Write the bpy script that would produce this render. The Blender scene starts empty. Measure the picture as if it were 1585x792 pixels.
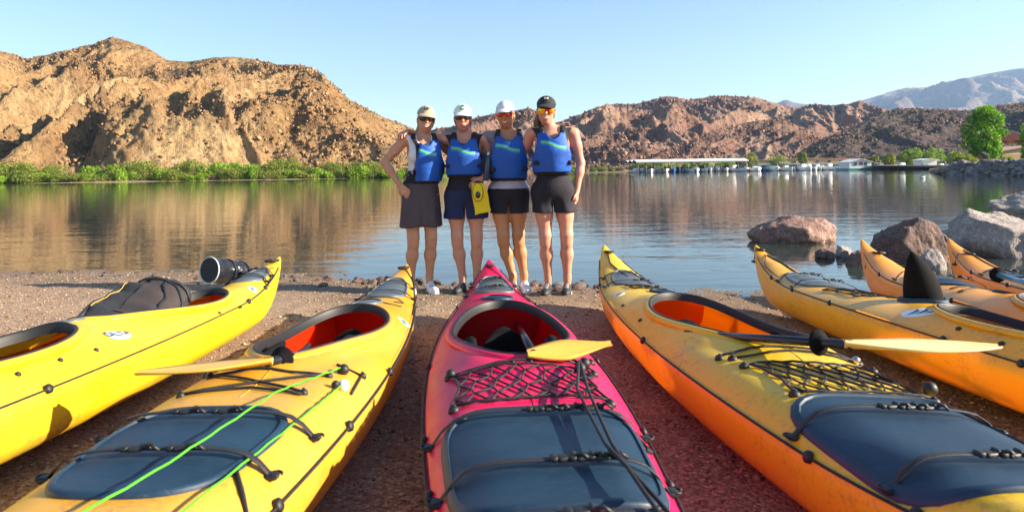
import bpy, math, random
import numpy as np
from mathutils import Matrix, Vector, noise as mnoise
random.seed(7)
rng = np.random.default_rng(7)
SC = bpy.context.scene
COL = SC.collection
# ---------------------------------------------------------------- camera, sky, sun, exposure
EYE = 1.11
FPX = 1585 * 24 / 36
ROLL = math.radians(0.8)
HZ = 264.0
cd = bpy.data.cameras.new("camera")
cd.lens = 24; cd.sensor_width = 36; cd.clip_start = 0.05; cd.clip_end = 20000
cd.shift_y = -(396 - HZ) / 1585
cd.dof.use_dof = True; cd.dof.focus_distance = 8.0; cd.dof.aperture_fstop = 5.6
cam = bpy.data.objects.new("camera", cd); COL.objects.link(cam)
_c, _s = math.cos(ROLL), math.sin(ROLL)
cam.matrix_world = Matrix(((_c, _s, 0, 0), (0, 0, -1, 0), (-_s, _c, 0, EYE), (0, 0, 0, 1)))
SC.camera = cam
SUN_EL, SUN_AZ = math.radians(22), math.radians(8)      # to the right, a little in front of the women
TO_SUN = Vector((math.cos(SUN_AZ) * math.cos(SUN_EL), -math.sin(SUN_AZ) * math.cos(SUN_EL), math.sin(SUN_EL)))
sl = bpy.data.lights.new("sun", 'SUN'); sl.energy = 5.0; sl.angle = math.radians(0.5); sl.color = (1.0, 0.85, 0.66)
so = bpy.data.objects.new("sun", sl); COL.objects.link(so)
so.rotation_euler = TO_SUN.to_track_quat('Z', 'Y').to_euler()
W = bpy.data.worlds.new("World"); SC.world = W; W.use_nodes = True
nt = W.node_tree; nt.nodes.clear()
sky = nt.nodes.new('ShaderNodeTexSky'); sky.sky_type = 'NISHITA'; sky.sun_disc = False
sky.sun_elevation = SUN_EL; sky.sun_rotation = math.radians(90) + SUN_AZ
sky.air_density = 1.0; sky.dust_density = 0.2; sky.ozone_density = 2.0
bg = nt.nodes.new('ShaderNodeBackground'); bg.inputs[1].default_value = 0.070
wo = nt.nodes.new('ShaderNodeOutputWorld')
nt.links.new(sky.outputs[0], bg.inputs[0]); nt.links.new(bg.outputs[0], wo.inputs[0])
SC.view_settings.view_transform = 'Standard'; SC.view_settings.look = 'None'
SC.view_settings.exposure = 1.74; SC.view_settings.gamma = 1.0; SC.view_settings.use_curve_mapping = False
cy = SC.cycles
cy.use_denoising = True
try: cy.denoiser = 'OPENIMAGEDENOISE'
except Exception: pass
cy.max_bounces = 7; cy.diffuse_bounces = 3; cy.glossy_bounces = 3; cy.transmission_bounces = 4; cy.volume_bounces = 0
cy.caustics_reflective = False; cy.caustics_refractive = False
cy.sample_clamp_indirect = 6.0

def ray(u, v):
    du, dv = u - 792.5, v - HZ
    return (du * _c - dv * _s) / FPX, (-du * _s - dv * _c) / FPX
def at(u, v, Y):
    "the point seen at photograph pixel (u, v) that lies Y metres out"
    a, b = ray(u, v); return (a * Y, Y, EYE + b * Y)
def onz(u, v, z):
    a, b = ray(u, v); Y = (z - EYE) / b; return (a * Y, Y, z)

# ---------------------------------------------------------------- helpers
class MB:
    "collects shapes into one mesh"
    def __init__(self): self.v = []; self.f = []; self.m = []; self.cur = 0
    def add(self, vs, fs):
        o = len(self.v); self.v.extend([tuple(map(float, p)) for p in vs])
        for f in fs: self.f.append(tuple(i + o for i in f)); self.m.append(self.cur)
        return self
    def box(self, c, h, R=None):
        vs = []
        for x in (-1, 1):
            for y in (-1, 1):
                for z in (-1, 1):
                    p = Vector((x * h[0], y * h[1], z * h[2]))
                    if R is not None: p = R @ p
                    vs.append((c[0] + p.x, c[1] + p.y, c[2] + p.z))
        return self.add(vs, [(0,1,3,2),(4,6,7,5),(0,4,5,1),(2,3,7,6),(0,2,6,4),(1,5,7,3)])
    def sq(self, c, h, e=0.35, R=None, nu=12, nv=6):
        "superquadric: rounded block (e small) to ellipsoid (e = 1)"
        def sp(a, e): return math.copysign(abs(a) ** e, a)
        vs = [(0, 0, -h[2])]
        for j in range(1, nv):
            b = -math.pi / 2 + math.pi * j / nv
            for i in range(nu):
                a = 2 * math.pi * (i + .5) / nu
                vs.append((h[0] * sp(math.cos(b), e) * sp(math.cos(a), e), h[1] * sp(math.cos(b), e) * sp(math.sin(a), e), h[2] * sp(math.sin(b), e)))
        vs.append((0, 0, h[2])); n = len(vs) - 1
        out = []
        for p in vs:
            p = Vector(p)
            if R is not None: p = R @ p
            out.append((c[0] + p.x, c[1] + p.y, c[2] + p.z))
        fs = []
        for i in range(nu):
            fs.append((0, 1 + (i + 1) % nu, 1 + i)); b = 1 + (nv - 2) * nu
            fs.append((n, b + i, b + (i + 1) % nu))
        for j in range(nv - 2):
            for i in range(nu):
                a = 1 + j * nu + i; b = 1 + j * nu + (i + 1) % nu
                fs.append((a, b, b + nu, a + nu))
        return self.add(out, fs)
    def tube(self, pts, r, n=6, closed=False):
        P = [Vector(p) for p in pts]; N = len(P)
        if N < 2: return self
        rs = r if isinstance(r, (list, tuple)) else [r] * N
        vs = []; prev = None
        for i in range(N):
            if closed: t = P[(i + 1) % N] - P[i - 1]
            else: t = P[min(i + 1, N - 1)] - P[max(i - 1, 0)]
            if t.length < 1e-9: t = Vector((0, 0, 1))
            t.normalize()
            if prev is None:
                a = Vector((0, 0, 1)) if abs(t.z) < .9 else Vector((1, 0, 0))
                nrm = t.cross(a).normalized()
            else:
                nrm = prev - t * prev.dot(t)
                nrm = nrm.normalized() if nrm.length > 1e-6 else t.orthogonal().normalized()
            prev = nrm; bn = t.cross(nrm)
            for k in range(n):
                a = 2 * math.pi * k / n
                vs.append(P[i] + (nrm * math.cos(a) + bn * math.sin(a)) * rs[i])
        fs = []
        for i in range(N if closed else N - 1):
            j = (i + 1) % N
            for k in range(n):
                fs.append((i * n + k, i * n + (k + 1) % n, j * n + (k + 1) % n, j * n + k))
        if not closed:
            fs.append(tuple(range(n - 1, -1, -1))); fs.append(tuple((N - 1) * n + k for k in range(n)))
        return self.add(vs, fs)
    def lathe(self, prof, c=(0, 0, 0), n=20, R=None):
        vs = []; m = len(prof)
        for (r, z) in prof:
            for k in range(n):
                a = 2 * math.pi * k / n; p = Vector((r * math.cos(a), r * math.sin(a), z))
                if R is not None: p = R @ p
                vs.append((c[0] + p.x, c[1] + p.y, c[2] + p.z))
        fs = [(i * n + k, i * n + (k + 1) % n, (i + 1) * n + (k + 1) % n, (i + 1) * n + k) for i in range(m - 1) for k in range(n)]
        fs.append(tuple(range(n - 1, -1, -1))); fs.append(tuple((m - 1) * n + k for k in range(n)))
        return self.add(vs, fs)
    def grid(self, G, closed_u=False, closed_v=False):
        nu, nv = len(G), len(G[0]); vs = [p for row in G for p in row]; fs = []
        for i in range(nu if closed_u else nu - 1):
            for j in range(nv if closed_v else nv - 1):
                a, b = i * nv + j, i * nv + (j + 1) % nv; c = ((i + 1) % nu) * nv
                fs.append((a, b, c + (j + 1) % nv, c + j))
        return self.add(vs, fs)
    def build(self, name, mat=None, parent=None, smooth=True, angle=None):
        me = bpy.data.meshes.new(name); me.from_pydata(self.v, [], self.f); 
        mats = mat if isinstance(mat, (list, tuple)) else [mat]
        for m in mats:
            if m: me.materials.append(m)
        if len(mats) > 1: me.polygons.foreach_set('material_index', self.m)
        return link(name, me, parent, smooth, angle)
def link(name, me, parent=None, smooth=True, angle=None):
    if smooth:
        me.polygons.foreach_set('use_smooth', [True] * len(me.polygons))
        if angle:
            try: me.set_sharp_from_angle(angle=math.radians(angle))
            except Exception: pass
    me.update()
    o = bpy.data.objects.new(name, me); COL.objects.link(o)
    if parent: o.parent = parent
    return o
def np_mesh(name, V, F, mat, parent=None, smooth=True, cols=None, kind=None):
    "mesh from numpy arrays of vertices and equal-size faces"
    V = np.asarray(V, np.float32); F = np.asarray(F, np.int32); k = F.shape[1]
    me = bpy.data.meshes.new(name)
    me.vertices.add(len(V)); me.vertices.foreach_set('co', V.ravel())
    me.loops.add(F.size); me.loops.foreach_set('vertex_index', F.ravel())
    me.polygons.add(len(F)); me.polygons.foreach_set('loop_start', np.arange(0, F.size, k, dtype=np.int32))
    try: me.polygons.foreach_set('loop_total', np.full(len(F), k, np.int32))
    except Exception: pass
    if mat: me.materials.append(mat)
    me.update(calc_edges=True)
    if cols is not None:
        a = me.attributes.new('tint', 'FLOAT', 'POINT'); a.data.foreach_set('value', np.asarray(cols, np.float32))
    o = link(name, me, parent, smooth)
    if kind: o['kind'] = kind
    return o
def tag(o, label=None, cat=None, group=None, kind=None):
    if label: o['label'] = label
    if cat: o['category'] = cat
    if group: o['group'] = group
    if kind: o['kind'] = kind
    return o
def empty(name, loc=(0, 0, 0), rz=0.0):
    o = bpy.data.objects.new(name, None); COL.objects.link(o); o.location = loc; o.rotation_euler = (0, 0, rz); o.empty_display_size = .1
    return o
def copy_tree(o, parent=None):
    c = o.copy(); COL.objects.link(c)
    if parent: c.parent = parent
    for ch in list(o.children): copy_tree(ch, c)
    return c
# ---- noise on numpy arrays
def _hash(ix, iy, seed):
    h = (ix.astype(np.int64) * 374761393 + iy.astype(np.int64) * 668265263 + seed * 974634777) & 0xffffffff
    h = ((h ^ (h >> 13)) * 1274126177) & 0xffffffff
    return (h ^ (h >> 16)) & 0xffffffff
def perlin(x, y, seed=0):
    x0, y0 = np.floor(x), np.floor(y); fx, fy = x - x0, y - y0
    u, v = fx * fx * fx * (fx * (fx * 6 - 15) + 10), fy * fy * fy * (fy * (fy * 6 - 15) + 10)
    def g(dx, dy):
        a = _hash(x0 + dx, y0 + dy, seed) * (2 * math.pi / 4294967296.0)
        return np.cos(a) * (fx - dx) + np.sin(a) * (fy - dy)
    a = g(0, 0) * (1 - u) + g(1, 0) * u; b = g(0, 1) * (1 - u) + g(1, 1) * u
    return (a * (1 - v) + b * v) * 1.5
def fbm(x, y, o=4, seed=0, gain=.5):
    r = 0; a = 1.0
    for i in range(o): r = r + a * perlin(x, y, seed + i); x = x * 2.03 + 17.1; y = y * 2.03 - 9.7; a *= gain
    return r
def ridged(x, y, o=4, seed=0, gain=.5):
    r = 0; a = 1.0; w = 1.0
    for i in range(o):
        n = (1 - np.abs(perlin(x, y, seed + i))) ** 2; r = r + a * n * w; w = np.clip(n * 1.4, 0, 1); x = x * 2.07 + 3.1; y = y * 2.07 + 7.7; a *= gain
    return r
def sstep(a, b, x):
    t = np.clip((x - a) / (b - a), 0, 1); return t * t * (3 - 2 * t)

# ---------------------------------------------------------------- materials
def lin(r, g, b):
    f = lambda c: (c / 255 / 12.92) if c / 255 <= .04045 else ((c / 255 + .055) / 1.055) ** 2.4
    return (f(r), f(g), f(b))
class NT:
    def __init__(self, name):
        self.m = bpy.data.materials.new(name); self.m.use_nodes = True; self.t = self.m.node_tree
        self.p = self.t.nodes['Principled BSDF']; self.out = self.t.nodes['Material Output']
    def n(self, typ, **kw):
        d = self.t.nodes.new(typ)
        for k, v in kw.items(): setattr(d, k, v)
        return d
    def l(self, a, b): self.t.links.new(a, b)
    def coord(self, scale=(1, 1, 1), which='Object'):
        tc = self.n('ShaderNodeTexCoord'); mp = self.n('ShaderNodeMapping'); mp.inputs['Scale'].default_value = scale
        self.l(tc.outputs[which], mp.inputs[0]); return mp.outputs[0]
    def noise(self, vec, scale, detail=3, rough=.55, dist=0):
        d = self.n('ShaderNodeTexNoise'); d.inputs['Scale'].default_value = scale; d.inputs['Detail'].default_value = detail
        d.inputs['Roughness'].default_value = rough; d.inputs['Distortion'].default_value = dist
        self.l(vec, d.inputs['Vector']); return d.outputs[0]
    def voro(self, vec, scale, feature='F1', out=0):
        d = self.n('ShaderNodeTexVoronoi'); d.feature = feature; d.inputs['Scale'].default_value = scale; self.l(vec, d.inputs['Vector']); return d.outputs[out]
    def ramp(self, fac, stops):
        d = self.n('ShaderNodeValToRGB'); e = d.color_ramp.elements
        while len(e) < len(stops): e.new(.5)
        for i, (p, c) in enumerate(stops):
            e[i].position = p; e[i].color = (*c, 1) if len(c) == 3 else c
        self.l(fac, d.inputs[0]); return d.outputs[0]
    def mix(self, fac, a, b, mode='MIX'):
        d = self.n('ShaderNodeMix'); d.data_type = 'RGBA'; d.blend_type = mode
        for s, v in ((0, fac), (6, a), (7, b)):
            if isinstance(v, (int, float)): d.inputs[s].default_value = v
            elif isinstance(v, tuple): d.inputs[s].default_value = (*v, 1) if len(v) == 3 else v
            else: self.l(v, d.inputs[s])
        return d.outputs[2]
    def math(self, op, a, b=0.0, c=0.0):
        d = self.n('ShaderNodeMath'); d.operation = op
        for i, v in enumerate((a, b, c)):
            if isinstance(v, (int, float)): d.inputs[i].default_value = v
            else: self.l(v, d.inputs[i])
        return d.outputs[0]
    def bump(self, h, strength=.3, dist=.01):
        d = self.n('ShaderNodeBump'); d.inputs['Strength'].default_value = strength; d.inputs['Distance'].default_value = dist
        self.l(h, d.inputs['Height']); self.l(d.outputs[0], self.p.inputs['Normal']); return d
    def base(self, c):
        if isinstance(c, tuple): self.p.inputs['Base Color'].default_value = (*c, 1)
        else: self.l(c, self.p.inputs['Base Color'])
    def set(self, **kw):
        for k, v in kw.items():
            i = self.p.inputs[k.replace('_', ' ')]
            if isinstance(v, (int, float)): i.default_value = v
            else: self.l(v, i)
        return self
def simple(name, c, rough=.5, var=.12, scale=8, bump=0, bscale=60, metallic=0, spec=None, bdist=.004):
    t = NT(name); v = t.coord()
    n = t.noise(v, scale, 4)
    t.base(t.mix(n, tuple(x * (1 - var) for x in c), tuple(min(1, x * (1 + var)) for x in c)))
    t.set(Roughness=rough, Metallic=metallic)
    if spec is not None: t.p.inputs['Specular IOR Level'].default_value = spec
    if bump: t.bump(t.noise(v, bscale, 3), bump, bdist)
    return t.m
def plastic(name, c, c2, rough=.36):
    "rotomoulded polyethylene: slightly faded, scuffed"
    t = NT(name); v = t.coord()
    fade = t.noise(v, 2.2, 3); spk = t.noise(t.coord((3, 40, 3)), 9, 4, .7)
    col = t.mix(t.ramp(fade, [(.35, (0, 0, 0)), (.7, (1, 1, 1))]), c, c2)
    scr = t.ramp(spk, [(.60, (0, 0, 0)), (.75, (1, 1, 1))])
    col = t.mix(t.math('MULTIPLY', scr, .5), col, tuple(min(1, x * .6 + .18) for x in c2))
    dirt = t.ramp(t.math('MULTIPLY', t.noise(v, 5, 5, .7), t.noise(v, 60, 3, .7)), [(.27, (0, 0, 0)), (.40, (1, 1, 1))]); col = t.mix(t.math('MULTIPLY', dirt, .4), col, (.20, .115, .06))
    t.base(col)
    rg = t.math('MULTIPLY_ADD', t.noise(v, 14, 4), .25, rough - .12)
    t.set(Roughness=rg); t.bump(t.noise(v, 30, 3), .10, .003)
    tr = t.n('ShaderNodeBsdfTranslucent'); t.l(col, tr.inputs[0])
    mx = t.n('ShaderNodeMixShader'); mx.inputs[0].default_value = .19
    t.l(t.p.outputs[0], mx.inputs[1]); t.l(tr.outputs[0], mx.inputs[2]); t.l(mx.outputs[0], t.out.inputs[0])
    return t.m
M = {}
def dusty(name, c, rough):
    "sun-greyed rubber with dust and scuffs"
    t = NT(name); v = t.coord(); n = t.noise(v, 4, 4, .6, .5); f_ = t.noise(t.coord((1, 6, 1)), 30, 4, .7)
    col = t.mix(t.ramp(n, [(.4, (0, 0, 0)), (.7, (.5, .5, .5))]), c, tuple(x * 1.5 + .010 for x in c)); col = t.mix(t.ramp(f_, [(.58, (0, 0, 0)), (.74, (.16, .16, .16))]), col, (.22, .20, .18))
    t.base(col); t.p.inputs['Specular IOR Level'].default_value = .38; t.set(Roughness=t.math('MULTIPLY_ADD', f_, .3, rough - .15)); t.bump(t.math('ADD', n, t.math('MULTIPLY', t.noise(v, 55, 3), .3)), .3, .006); return t.m
M['yellow'] = plastic('yellow_plastic', (.88, .57, .004), (.86, .58, .03))
M['tan_yellow'] = plastic('faded_yellow_plastic', (.78, .385, .010), (.74, .42, .065))
M['deep_yellow'] = plastic('deep_yellow_plastic', (.88, .57, .006), (.84, .55, .03))
M['orange_yellow'] = plastic('orange_yellow_plastic', (.84, .42, .006), (.80, .44, .04))
M['orange'] = plastic('orange_plastic', (.88, .35, .004), (.86, .37, .010))
M['red'] = plastic('red_plastic', (.92, .004, .095), (.86, .012, .13))
def translucent(name, c, f):
    t = NT(name); t.base(c); t.set(Roughness=.45); tr = t.n('ShaderNodeBsdfTranslucent'); tr.inputs[0].default_value = (*c, 1)
    mx = t.n('ShaderNodeMixShader'); mx.inputs[0].default_value = f; t.l(t.p.outputs[0], mx.inputs[1]); t.l(tr.outputs[0], mx.inputs[2]); t.l(mx.outputs[0], t.out.inputs[0]); return t.m
M['inside_orange_glow'] = translucent('inner_orange_glow', (.92, .30, .004), .75)  # plastic is yellow; the orange glow of interreflected light is put into the colour
M['inside_shaded_red'] = translucent('inner_shaded_red', (.34, .006, .012), .2)  # red hull plastic, with the cockpit's shade darkened into its colour
M['inside_red_glow'] = translucent('inner_red_glow', (.85, .06, .006), .75)  # inner side of a yellow hull, warm bounced light painted in as red
M['rubber'] = dusty('hatch_rubber', (.006, .028, .058), .52)
M['rubber_grey'] = dusty('grey_hatch_rubber', (.085, .105, .12), .48)
M['black'] = simple('black_plastic', (.010, .011, .013), .55, .3)
M['cord'] = simple('black_cord', (.013, .012, .016), .7, .3, 60, .5, 300)
M['strap'] = simple('black_webbing', (.014, .015, .020), .6, .3, 40, .4, 250)
M['green_rope'] = simple('green_rope', (.08, .42, .015), .55, .25, 120, .6, 200)
M['white'] = simple('white_plastic', (.75, .75, .72), .4)
M['foam'] = simple('black_foam', (.006, .006, .007), .9, .3, 20, .5, 120, spec=.15)
M['steel'] = simple('steel', (.45, .45, .45), .3, .1, 20, metallic=1)
M['blade'] = simple('cream_yellow_blade', (.80, .60, .24), .38, .12, 6)
M['blade_y'] = simple('yellow_blade', (.74, .45, .07), .32, .12, 6)
M['shaft'] = simple('carbon_shaft', (.018, .020, .026), .22, .3, 30)
M['shaft_blue'] = simple('blue_shaft', (.05, .22, .42), .25, .2, 30)
M['decal_pale'] = simple('pale_decal', (.62, .72, .80), .4)
M['decal_dark'] = simple('navy_print', (.03, .06, .16), .4)
# ---------------------------------------------------------------- ground, water, hills
XS = [-60, -12, -6.4, -4.65, -2.5, -1.0, .69, 2.1, 3.8, 6, 12, 60]; YS = [11, 9.5, 8.5, 8.3, 7.8, 7.1, 6.75, 6.3, 5.9, 5.4, 4.5, 3.0]
WATER = -0.04
def shore(x): return np.interp(x, XS, YS)
def zg(x, y):
    d = shore(x) - y
    return WATER + np.where(d > 0, np.minimum(.035 * d, .30 + .004 * d), np.maximum(.06 * d, -2.5))
def zgf(x, y): return float(zg(np.float64(x), np.float64(y)))
def ground_detail(x, y):
    near = np.exp(-((x / 9) ** 2 + ((y - 4) / 9) ** 2))
    return (.016 * fbm(x * 1.1, y * 1.1, 3, 3) + .007 * fbm(x * 5, y * 5, 3, 8) + .003 * perlin(x * 26, y * 26, 5)) * (.25 + .75 * near)
def axis_pts(lo, hi, near_lo, near_hi, step, grow=1.25):
    a = list(np.arange(near_lo, near_hi, step)); s = step; x = near_hi
    while x < hi: a.append(x); s *= grow; x += s
    a.append(hi); s = step; x = near_lo - step
    while x > lo: a.insert(0, x); s *= grow; x -= s
    a.insert(0, lo); return np.array(a)
gx = axis_pts(-700, 900, -6.5, 5.5, .045); gy = axis_pts(-300, 60, .6, 9.2, .045)
GX, GY = np.meshgrid(gx, gy, indexing='ij')
GZ = zg(GX, GY) + ground_detail(GX, GY)
def gridF(nu, nv):
    i, j = np.meshgrid(np.arange(nu - 1), np.arange(nv - 1), indexing='ij'); a = (i * nv + j).ravel()
    return np.stack([a, a + nv, a + nv + 1, a + 1], 1)
t = NT('beach_gravel'); v = t.coord()
n1 = t.noise(v, 1.2, 4); n2 = t.noise(v, 70, 4, .7); vc = t.voro(v, 85, 'F1', 1); vd = t.voro(v, 85)
sep = t.n('ShaderNodeSeparateColor'); t.l(vc, sep.inputs[0])
c = t.ramp(sep.outputs[0], [(0, (.12, .068, .042)), (.35, (.26, .17, .10)), (.7, (.37, .26, .16)), (.93, (.58, .43, .29)), (1, (.66, .57, .46))])
c = t.mix(t.math('MULTIPLY', n2, .6), c, (.17, .085, .05))
c = t.mix(t.ramp(n1, [(.35, (0, 0, 0)), (.7, (.7, .7, .7))]), c, (.35, .25, .15))
geo = t.n('ShaderNodeNewGeometry'); sx = t.n('ShaderNodeSeparateXYZ'); t.l(geo.outputs['Position'], sx.inputs[0])
wet = t.math('SUBTRACT', 1, t.ramp(t.math('ADD', sx.outputs[2], t.math('MULTIPLY', n1, .03)), [(.0, (0, 0, 0)), (.036, (1, 1, 1))]))
c = t.mix(t.math('MULTIPLY', wet, .85), c, t.mix(.5, c, (.03, .018, .012), 'MULTIPLY'))
t.base(c); t.set(Roughness=.85); t.bump(t.math('ADD', t.math('MULTIPLY', vd, -1), n2), .7, .008)
M['gravel'] = t.m
G = np_mesh('beach_ground', np.stack([GX.ravel(), GY.ravel(), GZ.ravel()], 1), gridF(len(gx), len(gy)), M['gravel'], kind='structure')

# water: a real, gently rippled sheet
t = NT('river_water'); v = t.coord((.55, 1.5, 1))
w = t.math('ADD', t.noise(v, .9, 3, .5, .4), t.math('MULTIPLY', t.noise(t.coord((.8, 2.6, 1)), 3.2, 2), .22))
t.base((.030, .042, .036)); t.set(Roughness=.02, IOR=1.333)
t.bump(w, .21, .05)
M['water'] = t.m
wx = axis_pts(-900, 1400, -8, 8, .5, 1.3); wy = axis_pts(4.0, 1200, 5, 20, .4, 1.2)
WX, WY = np.meshgrid(wx, wy, indexing='ij')
np_mesh('river_water', np.stack([WX.ravel(), WY.ravel(), np.full(WX.size, WATER)], 1), gridF(len(wx), len(wy)), M['water'], kind='structure')

# hills
def rock_mat(name, cols, dark, scale=1.0, speck=.5, bstr=1.0):
    t = NT(name); v = t.coord()
    big = t.noise(v, .022 * scale, 5, .6, .6); med = t.noise(v, .16 * scale, 5, .65); fine = t.noise(v, .9 * scale, 5, .75)
    c = t.ramp(big, [(.30, cols[0]), (.5, cols[1]), (.68, cols[2])])
    c = t.mix(t.ramp(med, [(.45, (0, 0, 0)), (.62, (.75, .75, .75))]), c, cols[3])
    at_ = t.n('ShaderNodeAttribute', attribute_name='tint')
    c = t.mix(at_.outputs['Fac'], c, dark)
    sp = t.voro(v, .42 * scale); spm = t.ramp(sp, [(.20, (1, 1, 1)), (.38, (0, 0, 0))])
    c = t.mix(t.math('MULTIPLY', spm, speck), c, (.055, .055, .030))
    c = t.mix(t.ramp(fine, [(.42, (.42, .42, .42)), (.56, (0, 0, 0))]), c, t.mix(.6, c, dark))
    t.base(c); t.set(Roughness=.95); t.p.inputs['Specular IOR Level'].default_value = .15
    h = t.math('ADD', t.math('MULTIPLY', med, 2.5), t.math('ADD', fine, t.math('MULTIPLY', sp, -.6)))
    t.bump(h, bstr, 1.6 / scale)
    return t.m
M['tan_rock'] = rock_mat('tan_desert_rock', [(.37, .215, .092), (.45, .295, .138), (.53, .375, .195), (.32, .175, .078)], (.16, .095, .052))
M['red_rock'] = rock_mat('red_desert_rock', [(.31, .165, .11), (.38, .235, .165), (.47, .34, .245), (.27, .13, .09)], (.12, .070, .058), .55)
M['dark_shaded_rock'] = rock_mat('dark_shaded_scrub_rock', [(.13, .088, .078), (.16, .11, .098), (.24, .17, .13), (.10, .070, .066)], (.055, .040, .042), .7, .75)  # dark scrub rock, base also darkened for shade on the slope facing away
M['far_rock'] = rock_mat('far_mountain_rock', [(.30, .20, .15), (.34, .24, .19), (.42, .33, .27), (.26, .18, .15)], (.12, .09, .08), .08, .3)
def hill(name, sky_pts, base, crest, nu, nr, amp, wav, slant, mat, seed, back=.5, prof=1.0, crag=.05, tintk=.9, label=None, base_z=0.0):
    "a hill between a foot line and a crest line; base, crest: distances [(u, Y)...]; spurs run down at a slant"
    us = np.linspace(sky_pts[0][0], sky_pts[-1][0], nu)
    vc = np.interp(us, [p[0] for p in sky_pts], [p[1] for p in sky_pts])
    Yb = np.interp(us, [p[0] for p in base], [p[1] for p in base]); Yc = np.interp(us, [p[0] for p in crest], [p[1] for p in crest])
    r = np.concatenate([np.linspace(0, 1, nr), 1 + np.linspace(0, back, nr // 4)[1:]])
    a = np.array([ray(u, v_) for u, v_ in zip(us, vc)])
    Zc = np.maximum(EYE + a[:, 1] * Yc, base_z + .5) - base_z
    R, A = np.meshgrid(r, a[:, 0], indexing='xy'); Yb_, Yc_, Zc_ = Yb[:, None], Yc[:, None], Zc[:, None]
    Y = Yb_ + R * (Yc_ - Yb_); X = A * Y
    up = np.clip(R, 0, 1); h = up ** prof
    h = np.where(R > 1, 1 - (R - 1) ** 1.2 * 1.1, h)
    q, w = (X - slant * (up - .5) * 1.0), Y
    wx_, wy_ = fbm(X / wav / 1.7, Y / wav / 1.7, 3, seed + 50) * .35, fbm(X / wav / 1.7, Y / wav / 1.7, 3, seed + 60) * .35
    spur = ridged(q / wav + wx_, w / wav * .20 + wy_, 5, seed, .5) - .95 + .9 * (ridged(q / wav / 2.4 + wx_ * .6 + 5.3, w / wav * .10 + wy_ * .5, 2, seed + 7, .4) - .9)
    rough = ridged(X / wav * 3.7 + wx_ * 2, Y / wav * 3.7, 4, seed + 20, .6) - .9
    crags = sstep(.0, .35, fbm(X / wav * 1.1, Y / wav * 1.1, 3, seed + 30) + .25 * (up - .4))
    env = np.sin(np.pi * np.clip(up, 0, 1) ** .8) ** .8
    Z = Zc_ * h + Zc_ * amp * spur * env + Zc_ * crag * rough * (.24 + .60 * crags) * (.25 + .75 * env) * sstep(0, .04, R)
    Z += Zc_ * crag * .30 * (ridged(X / wav * 10, Y / wav * 10, 3, seed + 70, .6) - .9) * (.35 + 1.1 * crags) * sstep(0, .05, R) + Zc_ * crag * .15 * (ridged(X / wav * 25, Y / wav * 25, 2, seed + 75, .6) - .8) * (.5 + crags) * sstep(0, .05, R)
    el = ((Z + base_z - EYE) / Y).max(axis=1); want = a[:, 1]
    k = np.clip((want * Yc + EYE - base_z) / np.maximum(el * Yc + EYE - base_z, .3), .3, 3)
    pad = np.pad(k, 6, mode='edge'); ks = np.convolve(pad, np.ones(13) / 13, 'valid')
    Z *= (.35 * ks + .65 * k)[:, None]
    Z = Z + base_z; Z[:, 0] = base_z - 2.0; Z[:, -1] = np.minimum(Z[:, -1], base_z + 5)
    Z = np.maximum(Z, base_z - 2)
    tint = np.clip(crags * tintk * (.55 + .5 * rough), 0, 1)
    o = np_mesh(name, np.stack([X.ravel(), Y.ravel(), Z.ravel()], 1), gridF(nu, len(r))[:, ::-1], mat, smooth=True, cols=tint.ravel(), kind='structure')
    HILLS[name] = (X[:, 2:nr], Y[:, 2:nr], Z[:, 2:nr], crags[:, 2:nr])
    return o
HILLS = {}
BLK_V = np.array([(x, y, z) for x in (-1, 1) for y in (-1, 1) for z in (-1, 1)]) * .62
BLK_F = np.array([(0,1,3),(0,3,2),(4,6,7),(4,7,5),(0,4,5),(0,5,1),(2,3,7),(2,7,6),(0,2,6),(0,6,4),(1,5,7),(1,7,3)])
def scatter(hill_name, name, n, lo, hi, mat, seed, rocky=True):
    "loose blocks or scrub lying on a hill, thickest on its crags: joined, far too many to count"
    X, Y, Z, cr = HILLS[hill_name]; r = np.random.default_rng(seed)
    patch = np.clip(fbm(X / 16, Y / 16, 3, seed + 3) + .15, 0, 1)
    wgt = ((cr ** 1.5 * 1.2 + patch ** 2 + .03) if rocky else (.25 + patch)); wgt = (wgt * Y).ravel(); wgt /= wgt.sum()
    idx = r.choice(X.size, n, p=wgt); c = np.stack([X.ravel()[idx], Y.ravel()[idx], Z.ravel()[idx]], 1); c[:, :2] += r.normal(size=(n, 2)) * .4
    s = lo * (hi / lo) ** (r.uniform(0, 1, n) ** 1.8)
    sc = r.uniform(.65, 1.35, (n, 1, 3)) * (np.array([1, 1, .95]) if rocky else np.array([1, 1, .8]))
    V = BLK_V[None] * (1 + .30 * r.normal(size=(n, 8, 1))) * sc * s[:, None, None]
    q = r.normal(size=(n, 3, 3)); q, _ = np.linalg.qr(q)
    if rocky: V = np.einsum('nij,nkj->nki', q, V)
    V = V + c[:, None, :] + np.array([0, 0, .1]) * s[:, None, None]
    F = (np.arange(n)[:, None, None] * 8 + BLK_F[None]).reshape(-1, 3)
    np_mesh(name, V.reshape(-1, 3), F, mat, None, False, np.repeat(r.uniform(0, 1, n), 8), 'stuff')
left_sky = [(-900, 150), (-500, 60), (-250, 95), (-60, 70), (0, 79), (43, 91), (106, 77), (149, 67), (172, 57), (196, 63), (227, 73), (258, 93), (290, 96), (333, 89), (360, 88), (391, 91), (430, 100), (470, 101), (493, 110), (513, 128), (536, 151), (563, 167), (590, 180), (620, 191), (655, 206), (700, 235), (735, 258)]
hill('rocky_hill_left', left_sky, [(-900, 115), (0, 136), (590, 158), (735, 185)], [(-900, 240), (172, 300), (400, 270), (530, 235), (735, 215)], 740, 320, .30, 42, 0, M['tan_rock'], 11, prof=.9, crag=.050, tintk=.55)
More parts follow.
